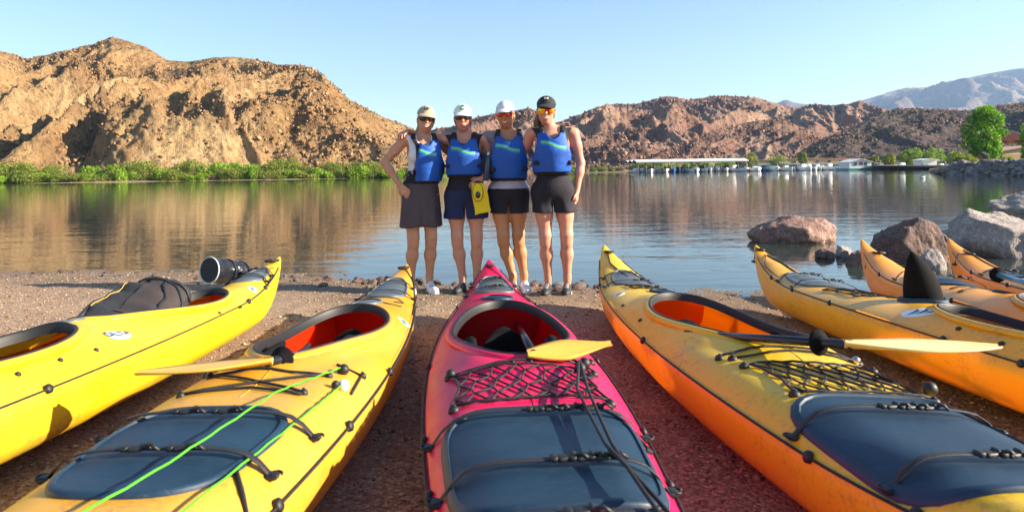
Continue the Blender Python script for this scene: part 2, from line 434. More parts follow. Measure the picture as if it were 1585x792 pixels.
mid_sky = [(560, 262), (620, 215), (677, 199), (700, 196), (740, 181), (765, 176), (790, 173), (818, 167), (832, 172), (850, 188), (870, 215), (905, 262)]
hill('rocky_hill_middle', mid_sky, [(560, 330), (905, 330)], [(560, 520), (905, 430)], 240, 170, .30, 60, 110, M['red_rock'], 5, prof=.9, crag=.08)
right_sky = [(780, 245), (830, 207), (870, 187), (897, 177), (938, 161), (983, 161), (1032, 148.5), (1068, 154), (1113, 148), (1168, 150), (1204, 161), (1231, 168), (1258, 161), (1298, 163), (1330, 156), (1362, 166), (1400, 178), (1480, 185), (1600, 190), (2000, 180)]
hill('rocky_hill_right', right_sky, [(780, 300), (1000, 300), (1400, 420), (2000, 500)], [(780, 560), (1100, 640), (1330, 760), (2000, 800)], 640, 260, .30, 85, 40, M['red_rock'], 23, prof=.85, crag=.075)
spur_sky = [(930, 266), (985, 250), (1030, 232), (1086, 211), (1110, 200), (1141, 193), (1170, 187), (1195, 184), (1215, 187), (1231, 193), (1260, 203), (1290, 215), (1330, 240), (1370, 262)]
hill('low_spur_hill', spur_sky, [(930, 262), (1370, 268)], [(930, 280), (1195, 350), (1370, 310)], 260, 140, .20, 38, 40, M['red_rock'], 41, prof=.8, crag=.06)
dark_sky = [(1190, 258), (1230, 240), (1275, 214), (1321, 195), (1350, 181), (1380, 170), (1411, 167), (1450, 169), (1501, 172), (1540, 165), (1585, 158), (1700, 140), (2000, 110), (2400, 150)]
hill('dark_scrub_hill', dark_sky, [(1190, 250), (1400, 235), (2400, 170)], [(1190, 265), (1400, 360), (2400, 310)], 420, 170, .12, 34, 60, M['dark_shaded_rock'], 61, prof=.8, crag=.04)
foot_sky = [(1180, 190), (1300, 182), (1380, 176), (1411, 172), (1450, 168), (1490, 172), (1520, 167), (1560, 158), (1600, 160), (1800, 165), (2300, 190)]
hill('pale_foothills', foot_sky, [(1180, 900), (2300, 900)], [(1180, 1500), (2300, 1500)], 200, 60, .3, 190, 100, M['far_rock'], 81, prof=.8)
far_sky = [(1050, 205), (1130, 185), (1170, 172), (1204, 159), (1217, 154), (1230, 159), (1244, 161), (1300, 166), (1339, 154), (1375, 143), (1402, 136), (1434, 135), (1456, 127), (1501, 120), (1537, 112), (1585, 105), (1680, 90), (1800, 110), (2300, 150), (2600, 190)]
hill('far_mountain', far_sky, [(1050, 2500), (2600, 2500)], [(1050, 3900), (2600, 3900)], 260, 110, .22, 420, 300, M['far_rock'], 91, prof=.8, crag=.04)
def tinted(name, stops, rough=.9):
    t = NT(name); a_ = t.n('ShaderNodeAttribute', attribute_name='tint'); t.base(t.mix(t.math('MULTIPLY', t.noise(t.coord(), 1.3, 3), .5), t.ramp(a_.outputs['Fac'], stops), stops[0][1])); t.set(Roughness=rough); t.p.inputs['Specular IOR Level'].default_value = .15; return t.m
M['rubble_tan'] = tinted('tan_rubble', [(0, (.13, .075, .040)), (.5, (.29, .175, .085)), (1, (.48, .32, .17))])
M['rubble_red'] = tinted('red_rubble', [(0, (.13, .075, .06)), (.5, (.26, .15, .11)), (1, (.40, .27, .20))])
M['scrub'] = tinted('desert_scrub', [(0, (.05, .05, .025)), (.6, (.10, .095, .045)), (1, (.19, .17, .09))])
scatter('rocky_hill_left', 'hill_rubble', 24000, .16, .62, M['rubble_tan'], 3)
scatter('rocky_hill_left', 'hill_scrub', 4500, .18, .5, M['scrub'], 4, False)
scatter('rocky_hill_middle', 'hill_rubble', 2500, .35, 1.1, M['rubble_red'], 5)
scatter('rocky_hill_right', 'hill_rubble', 12000, .4, 1.35, M['rubble_red'], 6)
scatter('rocky_hill_right', 'hill_scrub', 2500, .5, 1.0, M['scrub'], 7, False)
scatter('low_spur_hill', 'hill_rubble', 3500, .2, .7, M['rubble_red'], 8)
scatter('dark_scrub_hill', 'hill_rubble', 3500, .2, .7, M['rubble_red'], 9)
scatter('dark_scrub_hill', 'hill_scrub', 6000, .3, .8, M['scrub'], 10, False)
# far banks: flat strips of earth the bushes and buildings stand on
def bank(name, pts, mat, depth):
    mb = MB(); rows = []
    for (x, y) in pts:
        n = mnoise.noise((x * .05, y * .05, 0))
        rows.append([(x, y - 1.2, WATER - 1), (x, y, WATER + .02), (x * 1.004, y + 4.5, WATER + .25 + .1 * n), (x, y + depth * .5, .9), (x, y + depth, 1.3)])
    mb.grid([r[::-1] for r in rows]); o = mb.build(name, mat); o['kind'] = 'structure'; return o
t = NT('bank_earth'); v = t.coord(); t.base(t.ramp(t.noise(v, .6, 5), [(.3, (.16, .11, .06)), (.7, (.34, .24, .14))])); t.set(Roughness=.95); M['earth'] = t.m
lb = [onz(u, v_, WATER)[:2] for u, v_ in ((-420, 289), (-200, 287), (0, 284.5), (150, 282.5), (300, 280), (450, 277.8), (590, 275.5), (680, 274.2), (735, 273.6))]
bank('left_bank', lb, M['earth'], 30)
rb = [(P0[0] * 1.0, P0[1]) for P0 in [(ray(u, 262)[0] * Y, Y) for u, Y in ((840, 250), (900, 240), (975, 222), (1140, 222), (1300, 205), (1400, 196), (1470, 190), (1520, 150), (1600, 120), (1800, 110))]]
bank('right_bank', rb, M['earth'], 90)
# ---------------------------------------------------------------- foliage
def leaf_mat(name, c1, c2, c3):
    t = NT(name); a = t.n('ShaderNodeAttribute', attribute_name='tint')
    col = t.ramp(a.outputs['Fac'], [(0, c1), (.5, c2), (1, c3)])
    t.base(col); t.set(Roughness=.6)
    tr = t.n('ShaderNodeBsdfTranslucent'); t.l(t.mix(1, col, (1, 1, .5), 'MULTIPLY'), tr.inputs[0])
    mx = t.n('ShaderNodeMixShader'); mx.inputs[0].default_value = .4
    t.l(t.p.outputs[0], mx.inputs[1]); t.l(tr.outputs[0], mx.inputs[2]); t.l(mx.outputs[0], t.out.inputs[0]); return t.m
M['leaf_olive'] = leaf_mat('olive_leaves', (.12, .17, .018), (.20, .25, .028), (.32, .34, .07))
M['leaf_bright'] = leaf_mat('bright_green_leaves', (.12, .23, .010), (.21, .36, .014), (.33, .45, .035))
M['leaf_dry'] = leaf_mat('dry_brush_leaves', (.14, .12, .045), (.20, .17, .07), (.27, .22, .11))
M['leaf_tree'] = leaf_mat('cottonwood_leaves', (.085, .22, .006), (.15, .36, .008), (.26, .47, .02))
M['bark'] = simple('bark', (.16, .11, .07), .9, .3, 12, .6, 60)
def leaf_cloud(clumps, n, size, seed):
    "leaf-sized bent quads spread through ellipsoidal clumps [(centre, radii)...]"
    r = np.random.default_rng(seed); w = np.array([c[1][0] * c[1][1] * c[1][2] for c in clumps]) ** .66; w /= w.sum()
    idx = r.choice(len(clumps), n, p=w); cen = np.array([c[0] for c in clumps])[idx]; rad = np.array([c[1] for c in clumps])[idx]
    d = r.normal(size=(n, 3)); d /= np.linalg.norm(d, axis=1)[:, None]
    rr = r.uniform(.45, 1.08, n) ** .6
    P = cen + d * rad * rr[:, None]
    a = r.normal(size=(n, 3)); a /= np.linalg.norm(a, axis=1)[:, None]; b = np.cross(a, d + .6 * r.normal(size=(n, 3))); b /= np.linalg.norm(b, axis=1)[:, None] + 1e-9
    s = size * r.uniform(.6, 1.4, n)[:, None]
    V = np.stack([P - a * s, P + b * s * .55, P + a * s, P - b * s * .55], 1).reshape(-1, 3)
    F = np.arange(n * 4).reshape(-1, 4)
    tn = np.clip(r.uniform(0, 1, len(clumps))[idx] * .6 + r.uniform(0, .5, n), 0, 1)
    return V, F, np.repeat(tn, 4)
def shrub(kind, w, h, mat, n, size, seed, nc=9):
    rr = random.Random(seed)
    root = empty(kind)
    cl = []; mb = MB()
    for i in range(nc):
        a = rr.uniform(0, 6.28); q = rr.uniform(0, 1) ** .6 * w * .5; z = h * rr.uniform(.25, .82) * (1 - .35 * q / (w * .5))
        c = (q * math.cos(a), q * math.sin(a) * .8, z); e = rr.uniform(.16, .30) * w
        cl.append((c, (e, e, min(e * .8, z * .9 + .1))))
        mb.tube([(c[0] * .15, c[1] * .15, -.3), (c[0] * .5, c[1] * .5, z * .5), c], [.05, .035, .012], 4)
    cl.append(((0, 0, h * .2), (w * .48, w * .4, h * .25)))
    V, F, T = leaf_cloud(cl, n, size, seed)
    np_mesh('foliage', V, F, mat, root, False, T); mb.build('stem', M['bark'], root)
    return root
bank_kinds = [('leaf_bright', 'bright green leafy shrub', 5.2, 3.4), ('leaf_olive', 'olive green tamarisk shrub', 5.0, 3.0), ('leaf_dry', 'dry brownish bush', 3.6, 1.9), ('leaf_bright', 'bright green leafy shrub', 4.2, 2.7), ('leaf_olive', 'olive green tamarisk shrub', 6.2, 3.8)]
protos = []
for i, (mk, lb_, w, h) in enumerate(bank_kinds):
    p = shrub('bank_shrub', w, h, M[mk], 2600, .19, 100 + i, 12); protos.append((p, lb_)); p['label'] = lb_ + ' in the row along the far left bank'
    tag(p, None, 'shrub', 'shrubs along the far left bank')
used = [False] * len(protos)
def place(k, loc, rz, s, label=None, sz=None, group=None):
    p, lb_ = protos[k]
    o = p if not used[k] else copy_tree(p); used[k] = True
    o.location = loc; o.rotation_euler.z = rz; o.scale = (s, s, sz or s)
    if label: o['label'] = label
    if group: o['group'] = group
    return o
rr = random.Random(4)
seq = [0, 3, 1, 2, 0, 4, 1, 3, 0, 2, 1, 4, 3, 0, 1, 2, 4, 0, 3, 1]
u = -120; i = 0
while u < 690:
    vb = np.interp(u, [-120, 0, 590, 690], [286, 284.5, 275.5, 274.0])
    x, y, z = onz(u, vb, WATER); k = seq[i % len(seq)]
    place(k, (x, y + rr.uniform(.3, 1.4), -.15), rr.uniform(0, 6), rr.uniform(.48, 1.02) * (1.0 if u < 480 else .85), None, rr.uniform(.45, .95))
    if i % 2 == 0:
        k2 = rr.choice([1, 2, 4, 0]); place(k2, (x * 1.02 + rr.uniform(-1.5, 1.5), y + rr.uniform(5, 9), .5), rr.uniform(0, 6), rr.uniform(.75, 1.12))
    u += rr.uniform(12, 19); i += 1
# ---------------------------------------------------------------- marina on the far right bank
M['roof_white'] = simple('white_metal_roof', (.80, .78, .74), .45, .06, 2)
M['boat_white'] = simple('white_boat_paint', (.78, .78, .78), .3, .05, 3)
M['boat_blue'] = simple('blue_boat_paint', (.05, .13, .32), .3, .15, 3)
M['boat_red'] = simple('red_boat_canvas', (.45, .03, .02), .6, .15, 3)
M['boat_dark'] = simple('dark_boat_canvas', (.03, .04, .06), .6, .2, 3)
M['glass_dark'] = simple('dark_window_glass', (.02, .03, .04), .08, .1, 3)
M['wall_white'] = simple('white_wall', (.74, .74, .70), .7, .06, 2)
M['wall_tan'] = simple('tan_wall', (.50, .34, .19), .8, .1, 1)
M['tile_red'] = simple('red_roof_tile', (.26, .085, .05), .7, .25, 3)
M['post'] = simple('grey_post', (.20, .20, .20), .6, .15, 5)
M['post_tan'] = simple('tan_post', (.46, .29, .15), .7, .12, 5)
M['teal'] = simple('teal_tarp', (.02, .22, .20), .6, .15, 3)
M['dock'] = simple('dock_planks', (.22, .20, .18), .8, .25, 4)
def P(u, v, Y): return Vector(at(u, v, Y))
YD = 205
# covered dock: long shallow roof on posts
rt = empty('covered_dock', P(1057, 266, YD)); o0 = rt.location.copy()
tag(rt, 'long covered boat dock with a flat white roof on thin posts', 'boat dock')
xa, xb = P(975, 250, YD).x - o0.x, P(1140, 250, YD).x - o0.x; zt = P(1057, 249.5, YD).z - o0.z
for k in range(3):
    y0 = k * 7.0 - 7
    mb = MB(); mb.grid([[(xa, y0 - 3.48, zt - .05), (xb, y0 - 3.48, zt - .05)], [(xa, y0, zt + .55), (xb, y0, zt + .55)], [(xa, y0 + 3.48, zt - .05), (xb, y0 + 3.48, zt - .05)]])
    mb.box(((xa + xb) / 2, y0 - 3.5, zt - .18), ((xb - xa) / 2, .06, .16)); mb.box(((xa + xb) / 2, y0 + 3.5, zt - .2), ((xb - xa) / 2, .06, .16))
    mb.build('roof', M['roof_white'], rt, False)
pm = MB(); pm.tube([(0, 0, -1), (0, 0, zt - .3)], .09, 6); pmo = None
for k in range(14):
    for yy in (-10.2, 3.6):
        if pmo is None: pmo = pm.build('post', M['post'], rt); o = pmo
        else: o = bpy.data.objects.new('post', pmo.data); COL.objects.link(o); o.parent = rt
        o.location = (xa + .5 + (xb - xa - 1) * k / 13, yy, 0)
mb = MB(); mb.box(((xa + xb) / 2, 4.5, -.05), ((xb - xa) / 2, 1.0, .18)); mb.build('walkway', M['dock'], rt, False)
# boats
def boat(kind, L, hullm, topm, style, loc, rz, label, group):
    rt = empty(kind, loc, rz); tag(rt, label, 'boat', group)
    mb = MB(); G = []
    for i in range(9):
        t_ = i / 8; b = L * .17 * (1 - max(0, (t_ - .45) / .55) ** 2.2) + .02; y = (t_ - .5) * L; zs = .75 + .35 * t_ * t_
        G.append([(-b, y, zs), (-b * .85, y, .15), (0, y, -.25 + .5 * max(0, t_ - .7)), (b * .85, y, .15), (b, y, zs), (b * .9, y, zs + .02), (-b * .9, y, zs + .02)])
    mb.grid(G, closed_v=True); mb.add(G[0], [tuple(range(7))]); mb.build('hull', hullm, rt, True, 40)
    mb = MB()
    if style == 0:
        mb.sq((0, -.05 * L, 1.25), (L * .13, L * .18, .55), .3); o = mb.build('cabin', M['boat_white'], rt)
        m2 = MB(); m2.sq((0, -.04 * L, 1.42), (L * .134, L * .16, .17), .3); m2.build('window', M['glass_dark'], o)
    elif style == 1:
        mb.grid([[(x * L * .14, -L * .3 + j * L * .16, 2.35 - .12 * x * x) for x in (-1, -.5, 0, .5, 1)] for j in range(4)]); mb.build('canopy', topm, rt)
        for sx_ in (-1, 1):
            for yy in (-.28, .15):
                m2 = MB(); m2.tube([(sx_ * L * .135, yy * L, .8), (sx_ * L * .135, yy * L, 2.25)], .03, 4); m2.build('canopy_pole', M['steel'], rt)
        m3 = MB(); m3.sq((0, .1 * L, 1.05), (.7, .35, .3), .4); m3.build('console', M['boat_white'], rt)
    else:
        mb.grid([[(x * L * .14, .1 * L + .15 * abs(x), .95), (x * L * .12, .0 * L + .1 * abs(x), 1.5)] for x in (-1, -.6, 0, .6, 1)]); mb.build('windshield', M['glass_dark'], rt)
        m2 = MB(); m2.sq((0, -.42 * L, .9), (.25, .3, .5), .4); m2.build('outboard_motor', M['boat_dark'], rt)
        m3 = MB(); m3.sq((0, -.15 * L, .9), (L * .12, L * .16, .22), .4); m3.build('boat_cover', topm, rt)
    return rt
rr = random.Random(12)
tops = [('boat_blue', 'blue'), ('boat_white', 'white'), ('boat_white', 'white'), ('boat_red', 'red'), ('boat_dark', 'dark'), ('boat_dark', 'dark')]
kinds = ['with a cabin', 'with a flat canopy', 'with a low windshield']
def add_boats(us, Y, vw, where, group):
    for i, u in enumerate(us):
        st = rr.randrange(3); tk, tn = rr.choice(tops); hk = 'boat_white' if rr.random() < .88 else 'boat_blue'
        x, y, z = onz(u, vw, WATER); a = Y / y
        loc = (ray(u, vw)[0] * Y, Y + rr.uniform(-1, 2), WATER + .05)
        hw = 'white' if hk == 'boat_white' else 'blue'
        lbl = f"small {hw} motorboat {kinds[st]}" + (f" under {tn} canvas" if st and tn != hw else '') + f" {where}"
        boat('motorboat', rr.uniform(5.2, 6.8), M[hk], M[tk], st, loc, math.radians(rr.choice([180, 170, 190, 200])), lbl, group)
add_boats([984 + 11.5 * k for k in range(14)], YD - 7.5, 266, 'under the dock roof', 'boats under the covered dock')
add_boats([1148 + 9.2 * k for k in range(17)], YD - 15, 265, 'moored right of the dock roof', 'boats at the open docks')
add_boats([1352, 1362, 1384, 1396], YD - 15, 264, 'by the floating house', 'boats by the floating house')
add_boats([1443, 1452], YD - 15, 264, 'right of the white shed', 'boats right of the shed')
# open dock walkway
mb = MB(); a0, a1 = P(1135, 265, YD - 11), P(1460, 265, YD - 11)
mb.box(((a0.x + a1.x) / 2, YD - 11, WATER + .22), ((a1.x - a0.x) / 2, .9, .2))
rt = mb.build('open_dock', M['dock'], None, False); tag(rt, 'long low grey floating dock right of the covered dock', 'dock')
# houses
def house(kind, u, vb, Y, w, h, roof, label, cat, wallm, win, gable=.9, dep=6, mast=False):
    p = P(u, vb, Y); rt = empty(kind, (p.x, Y, WATER + .15)); tag(rt, label, cat)
    mb = MB(); mb.box((0, 0, .1), (w / 2 + .5, dep / 2 + .5, .22)); mb.build('float', M['teal'] if win else M['dock'], rt, False)
    mb = MB(); mb.add([(-w/2, -dep/2, .3), (w/2, -dep/2, .3), (w/2, -dep/2, h), (0, -dep/2, h + gable), (-w/2, -dep/2, h), (-w/2, dep/2, .3), (w/2, dep/2, .3), (w/2, dep/2, h), (0, dep/2, h + gable), (-w/2, dep/2, h)],
        [(0,1,2,3,4), (9,8,7,6,5), (0,4,9,5), (1,6,7,2)]); mb.build('wall', wallm, rt, False)
    mb = MB()
    for s_ in (-1, 1):
        mb.add([(0, -dep/2 - .35, h + gable + .12), (s_ * (w/2 + .3), -dep/2 - .35, h + .0), (s_ * (w/2 + .3), dep/2 + .3, h + .0), (0, dep/2 + .3, h + gable + .12),
                (0, -dep/2 - .35, h + gable + .0), (s_ * (w/2 + .3), -dep/2 - .35, h - .12), (s_ * (w/2 + .3), dep/2 + .3, h - .12), (0, dep/2 + .3, h + gable)], [(0,1,2,3), (4,7,6,5), (0,4,5,1), (1,5,6,2)])
    mb.build('roof', roof, rt, False)
    for (wx_, wz, ww, wh) in win:
        m = MB(); m.box((wx_, -dep/2 - .02, wz), (ww/2, .04, wh/2)); f_ = m.build('window', M['wall_white'], rt, False)
        m = MB(); m.box((wx_, -dep/2 - .07, wz), (ww/2 - .07, .02, wh/2 - .07)); m.build('pane', M['glass_dark'], f_, False)
    return rt
hs = house('floating_house', 1323, 264, 180, 5.7, 2.0, M['roof_white'], 'white floating house with a low gabled roof and two small dark windows', 'floating house', M['wall_white'], [(-1.3, 1.5, 1.0, .9), (1.3, 1.5, 1.0, .9)], .7)
m = MB(); m.box((.1, -3.03, 1.55), (.45, .03, .42)); m.build('sign_board', M['boat_red'], hs, False)
m = MB(); m.tube([(-.5, 0, 2.6), (-.5, 0, 4.9)], .04, 5); m.build('mast', M['post'], hs)
sh = house('dock_shed', 1432, 264, 175, 3.6, 2.3, M['roof_white'], 'small white shed with a teal tarp on its left side', 'shed', M['wall_white'], [], .15, 4)
m = MB(); m.sq((-1.3, -2.2, .75), (.95, .25, .5), .3); m.build('tarp', M['teal'], sh)
lg = house('long_tan_building', 1240, 258, 240, 34, 1.9, M['wall_tan'], 'long low tan building behind the moored boats', 'building', M['wall_tan'], [(-12 + 4 * k, 1.2, 1.4, .8) for k in range(7)], .5, 8)
lg.location.z = 1.6
# trees and bushes on the right shore
def broad_tree(kind, h, w, mat, n, size, seed, nc=26, low=.16):
    rr = random.Random(seed); root = empty(kind); cl = []; mb = MB()
    mb.tube([(0, 0, -.3), (.05, .02, h * .2), (.0, .1, h * .45), (.1, 0, h * .8)], [h * .035, h * .028, h * .02, h * .006], 8)
    for i in range(nc):
        t_ = (i + .5) / nc; z = h * (low + (.93 - low) * t_); rw = w * .5 * (math.sin(math.pi * (.16 + .76 * t_)) ** .7)
        a = i * 2.4 + rr.uniform(-.4, .4); q = rw * rr.uniform(.35, .86); e = w * rr.uniform(.12, .21)
        c = (q * math.cos(a), q * math.sin(a), z); cl.append((c, (e, e, e * rr.uniform(.7, 1.0))))
        mb.tube([(0, 0, max(h * .12, z - q * .9)), (c[0] * .5, c[1] * .5, z - q * .35), c], [h * .012, h * .008, h * .003], 5)
    V, F, T = leaf_cloud(cl, n, size, seed)
    np_mesh('crown', V, F, mat, root, False, T); mb.build('trunk', M['bark'], root); return root
tr = broad_tree('cottonwood_tree', 7.1, 4.3, M['leaf_tree'], 10000, .13, 5, 38); p = P(1524, 250, 82); tr.location = (p.x, 82, 1.0)
tag(tr, 'tall bright green leafy tree above the stone embankment', 'tree')
tr = broad_tree('cottonwood_tree', 5.5, 3.6, M['leaf_tree'], 3000, .15, 8, 18); p = P(1600, 250, 84); tr.location = (p.x, 84, .6); tag(tr, 'green tree cut by the right edge beside the red roof', 'tree')
mt = [(1376, 3.6, 4.8, 'round dark green bush just right of the floating house', 240, 'leaf_olive'), (1404, 5.0, 5.6, 'bright green tree behind the boats left of the shed', 'b', 'leaf_bright'), (1418, 5.8, 6.4, 'tall bright green tree behind the white shed', 'b', 'leaf_bright'), (1446, 5.4, 6.5, 'bright green tree just right of the white shed', 'b', 'leaf_bright'), (1478, 4.0, 7, 'wide low green tree right of the shed', 'b', 'leaf_bright'),
      (1352, 3.4, 4, 'small olive bush right beside the floating house', 'b', 'leaf_olive'), (1163, 5.2, 7, 'tallest green tree at the right end of the dock roof', 'c', 'leaf_olive'), (1148, 3.9, 5, 'green bush under the right end of the dock roof', 'c', 'leaf_olive'), (1205, 4.2, 8, 'wide olive tree behind the open moorings', 'c', 'leaf_olive'), (1243, 5.2, 4, 'dark narrow tree behind the open moorings', 'c', 'leaf_olive')]
for i, (u, h, w, lb_, Yk, mk) in enumerate(mt):
    Y = 230 if Yk == 'c' else (190 if Yk == 240 else 212)
    tr = broad_tree('shore_tree', h, w, M[mk], 1600, .22, 40 + i, 12, .1); p = P(u, 262, Y); tr.location = (p.x, Y, .7); tag(tr, lb_, 'tree', 'trees on the far right shore')
for u in range(985, 1140, 13):
    place(rr.choice([1, 4, 3, 0]), (P(u, 262, 232).x, 232 + rr.uniform(-3, 3), .6), rr.uniform(0, 6), rr.uniform(.7, 1.05), 'green bush on the shore behind the covered dock', None, 'bushes behind the covered dock')
for u in (876, 890, 905, 920, 934, 948, 962):
    place(rr.choice([1, 3, 2]), (P(u, 264, 236).x, 240 + rr.uniform(-3, 3), .3), rr.uniform(0, 6), rr.uniform(.5, .9), 'low olive bush on the far shore left of the covered dock', None, 'bushes left of the covered dock')
for u, s_ in ((1487, .8), (1499, .6), (1556, .55)):
    place(1 if u < 1530 else 3, (P(u, 252, 80).x, 80, 1.2), u, s_ * .6, {1487: 'olive bush left of the tall tree', 1499: 'small bush at the left foot of the tall tree', 1556: 'yellow green bush at the right foot of the tall tree'}[u], None, 'bushes on the embankment')
# embankment, riprap, pavilion, lamp panel
mb = MB(); rows = []
for u in np.linspace(1440, 1800, 26):
    vb = np.interp(u, [1440, 1470, 1800], [266, 271.0, 276]); x, y, z = onz(u, vb, WATER)
    hgt = np.interp(u, [1440, 1480, 1530], [.25, .95, 1.35])
    rows.append([(x, y - .6, -1.0), (x, y, WATER), (x * 1.01, y + 1.6, hgt * .8), (x * 1.02, y + 2.6, hgt), (x * (1 + 22 / y), y + 22, hgt + .1), (x * (1 + 40 / y), y + 40, hgt)])
mb.grid([r[::-1] for r in rows]); o = mb.build('embankment', M['earth']); o['kind'] = 'structure'
def rock_mesh(name, seed, sub=2, amp=.28, flat=.75, mat=None, facets=9):
    import bmesh
    bm = bmesh.new(); bmesh.ops.create_icosphere(bm, subdivisions=sub, radius=1)
    r = random.Random(seed); off = Vector((r.uniform(0, 90), r.uniform(0, 90), r.uniform(0, 90)))
    pl = []
    for k in range(facets):
        n = Vector((r.gauss(0, 1), r.gauss(0, 1), r.gauss(0, 1))).normalized(); pl.append((n, r.uniform(.62, .9)))
    for v_ in bm.verts:
        p = v_.co.copy()
        for n, d in pl:
            q = p.dot(n)
            if q > d: p -= n * (q - d) * .92
        d = mnoise.fractal(p * 1.6 + off, 1.0, 2.0, 3) * amp * .5 + mnoise.fractal(p * 5 + off, 1.0, 2.0, 3) * amp * .16
        if sub > 3: d += mnoise.fractal(p * 14 + off, .9, 2.0, 3) * amp * .07
        p *= 1 + d; p.z *= flat; v_.co = p
    me = bpy.data.meshes.new(name); bm.to_mesh(me); bm.free()
    if mat: me.materials.append(mat)
    me.polygons.foreach_set('use_smooth', [sub > 2] * len(me.polygons))
    return me
def stone_mat(name, c1, c2, c3, sc=1.0, bs=.8):
    t = NT(name); v = t.coord(); a = t.noise(v, 1.8 * sc, 5, .65, .4); f_ = t.noise(v, 14 * sc, 5, .75); vv = t.voro(v, 22 * sc)
    c = t.ramp(a, [(.3, c1), (.5, c2), (.7, c3)]); c = t.mix(t.ramp(f_, [(.42, (.6, .6, .6)), (.6, (0, 0, 0))]), c, tuple(x * .45 for x in c1))
    c = t.mix(t.ramp(t.noise(v, 60 * sc, 2), [(.60, (0, 0, 0)), (.68, (.5, .5, .5))]), c, tuple(min(1, x * 1.7) for x in c3))
    t.base(c); t.set(Roughness=.85); t.bump(t.math('ADD', f_, t.math('MULTIPLY', vv, .35)), bs, .05 / sc); return t.m
M['stone_red'] = stone_mat('reddish_stone', (.20, .11, .085), (.32, .19, .15), (.44, .30, .24))
M['stone_dark'] = stone_mat('dark_brown_stone', (.11, .065, .055), (.19, .12, .10), (.30, .20, .16))
M['stone_grey'] = stone_mat('grey_granite', (.27, .225, .20), (.40, .345, .31), (.52, .465, .41), 1.6)
M['stone_bank'] = stone_mat('grey_riprap', (.17, .15, .16), (.29, .25, .25), (.46, .40, .36), .8)
rmeshes = [rock_mesh('riprap_stone', 300 + k, 2, .3, .8, M['stone_bank']) for k in range(6)]
cnt = 0; rr = random.Random(31)
for row in range(5):
    u = 1452 + rr.uniform(0, 4)
    while u < 1625:
        vb = np.interp(u, [1440, 1470, 1800], [266, 271.0, 276]); x, y, z = onz(u, vb, WATER); hgt = np.interp(u, [1440, 1480, 1530], [.25, .95, 1.35])
        t_ = row / 4; s_ = rr.uniform(.26, .52) * (1 if rr.random() < .85 else 1.5)
        if hgt > .3 + .5 * (row > 2):
            o = bpy.data.objects.new('riprap_stone', rr.choice(rmeshes)); COL.objects.link(o)
            o.location = (x * (1 + .012 * t_) + rr.uniform(-.1, .1), y + 2.0 * t_ - .2, WATER + (hgt + .05) * t_ * .92); o.scale = (s_ * 1.25, s_, s_ * .8)
            o.rotation_euler = (rr.uniform(-.5, .5), rr.uniform(-.5, .5), rr.uniform(0, 6))
            tag(o, 'rough grey stone in the embankment heap at the far right waterline', 'stone', 'riprap stones of the embankment'); cnt += 1
        u += rr.uniform(4.6, 8.5)
pv = P(1548, 247, 86); rt = empty('picnic_pavilion', (pv.x + 3.0, 88, 1.3)); tag(rt, 'open pavilion with a red tiled roof on tan posts', 'pavilion')
for sx_ in (-3.0, 3.0):
    for sy in (-2, 2):
        mb = MB(); mb.box((sx_, sy, 1.2), (.16, .16, 1.3)); mb.build('post', M['post_tan'], rt, False)
mb = MB(); mb.add([(-3.8, -2.8, 2.45), (3.8, -2.8, 2.45), (3.8, 2.8, 2.45), (-3.8, 2.8, 2.45), (-1.6, 0, 3.55), (1.6, 0, 3.55)], [(0,1,5,4), (1,2,5), (2,3,4,5), (3,0,4), (3,2,1,0)]); rf = mb.build('roof', M['tile_red'], rt, False)
for k in range(22):
    x_ = -3.7 + 7.4 * k / 21; top = max(-1.6, min(1.6, x_)); fr = 1 - max(0, abs(x_) - 1.6) / 2.2
    mb = MB(); mb.tube([(x_, -2.8, 2.49), (x_ + 0 * top, -2.8 + 2.8 * fr, 2.49 + 1.1 * fr)], .07, 5); mb.build('roof_tile', M['tile_red'], rf)
mb = MB(); mb.box((.8, 3.2, .5), (4.4, .12, .55)); mb.build('low_wall', M['wall_tan'], rt, False)
b2 = house('tan_building', 1578, 246, 120, 12, 2.2, M['post_tan'], 'tan building with a dull brown roof behind the pavilion', 'building', M['wall_tan'], [(-3.5, 1.3, 2.4, .9), (0, 1.3, 2.4, .9)], .9, 6); b2.location.z = 1.0
pp = P(1527, 249, 81); rt = empty('solar_lamp', (pp.x, 81, 1.25)); tag(rt, 'small tilted white solar panel on a thin pole', 'solar panel')
mb = MB(); mb.tube([(0, 0, -.4), (0, 0, .95)], .035, 6); mb.build('pole', M['post'], rt)
mb = MB(); mb.box((-.12, 0, 1.05), (.42, .3, .03), Matrix.Rotation(math.radians(32), 3, 'Y')); mb.build('panel', M['wall_white'], rt, False)
# handrail ramp left of the embankment
ra, rb_ = P(1464, 259, 92), P(1510, 251, 88); rt = empty('ramp_railing', (ra.x, ra.y, 0)); tag(rt, 'pale metal handrail of the ramp down to the docks', 'railing')
for k in range(10):
    q = ra.lerp(rb_, k / 9) - Vector((ra.x, ra.y, 0)); mb = MB(); mb.tube([(q.x, q.y, q.z - .9), (q.x, q.y, q.z)], .035, 5); mb.build('rail_post', M['white'], rt)
for dz in (0, -.35, -.7):
    mb = MB(); mb.tube([ra - Vector((ra.x, ra.y, -dz)), rb_ - Vector((ra.x, ra.y, -dz))], .035, 5); mb.build('handrail', M['white'], rt)
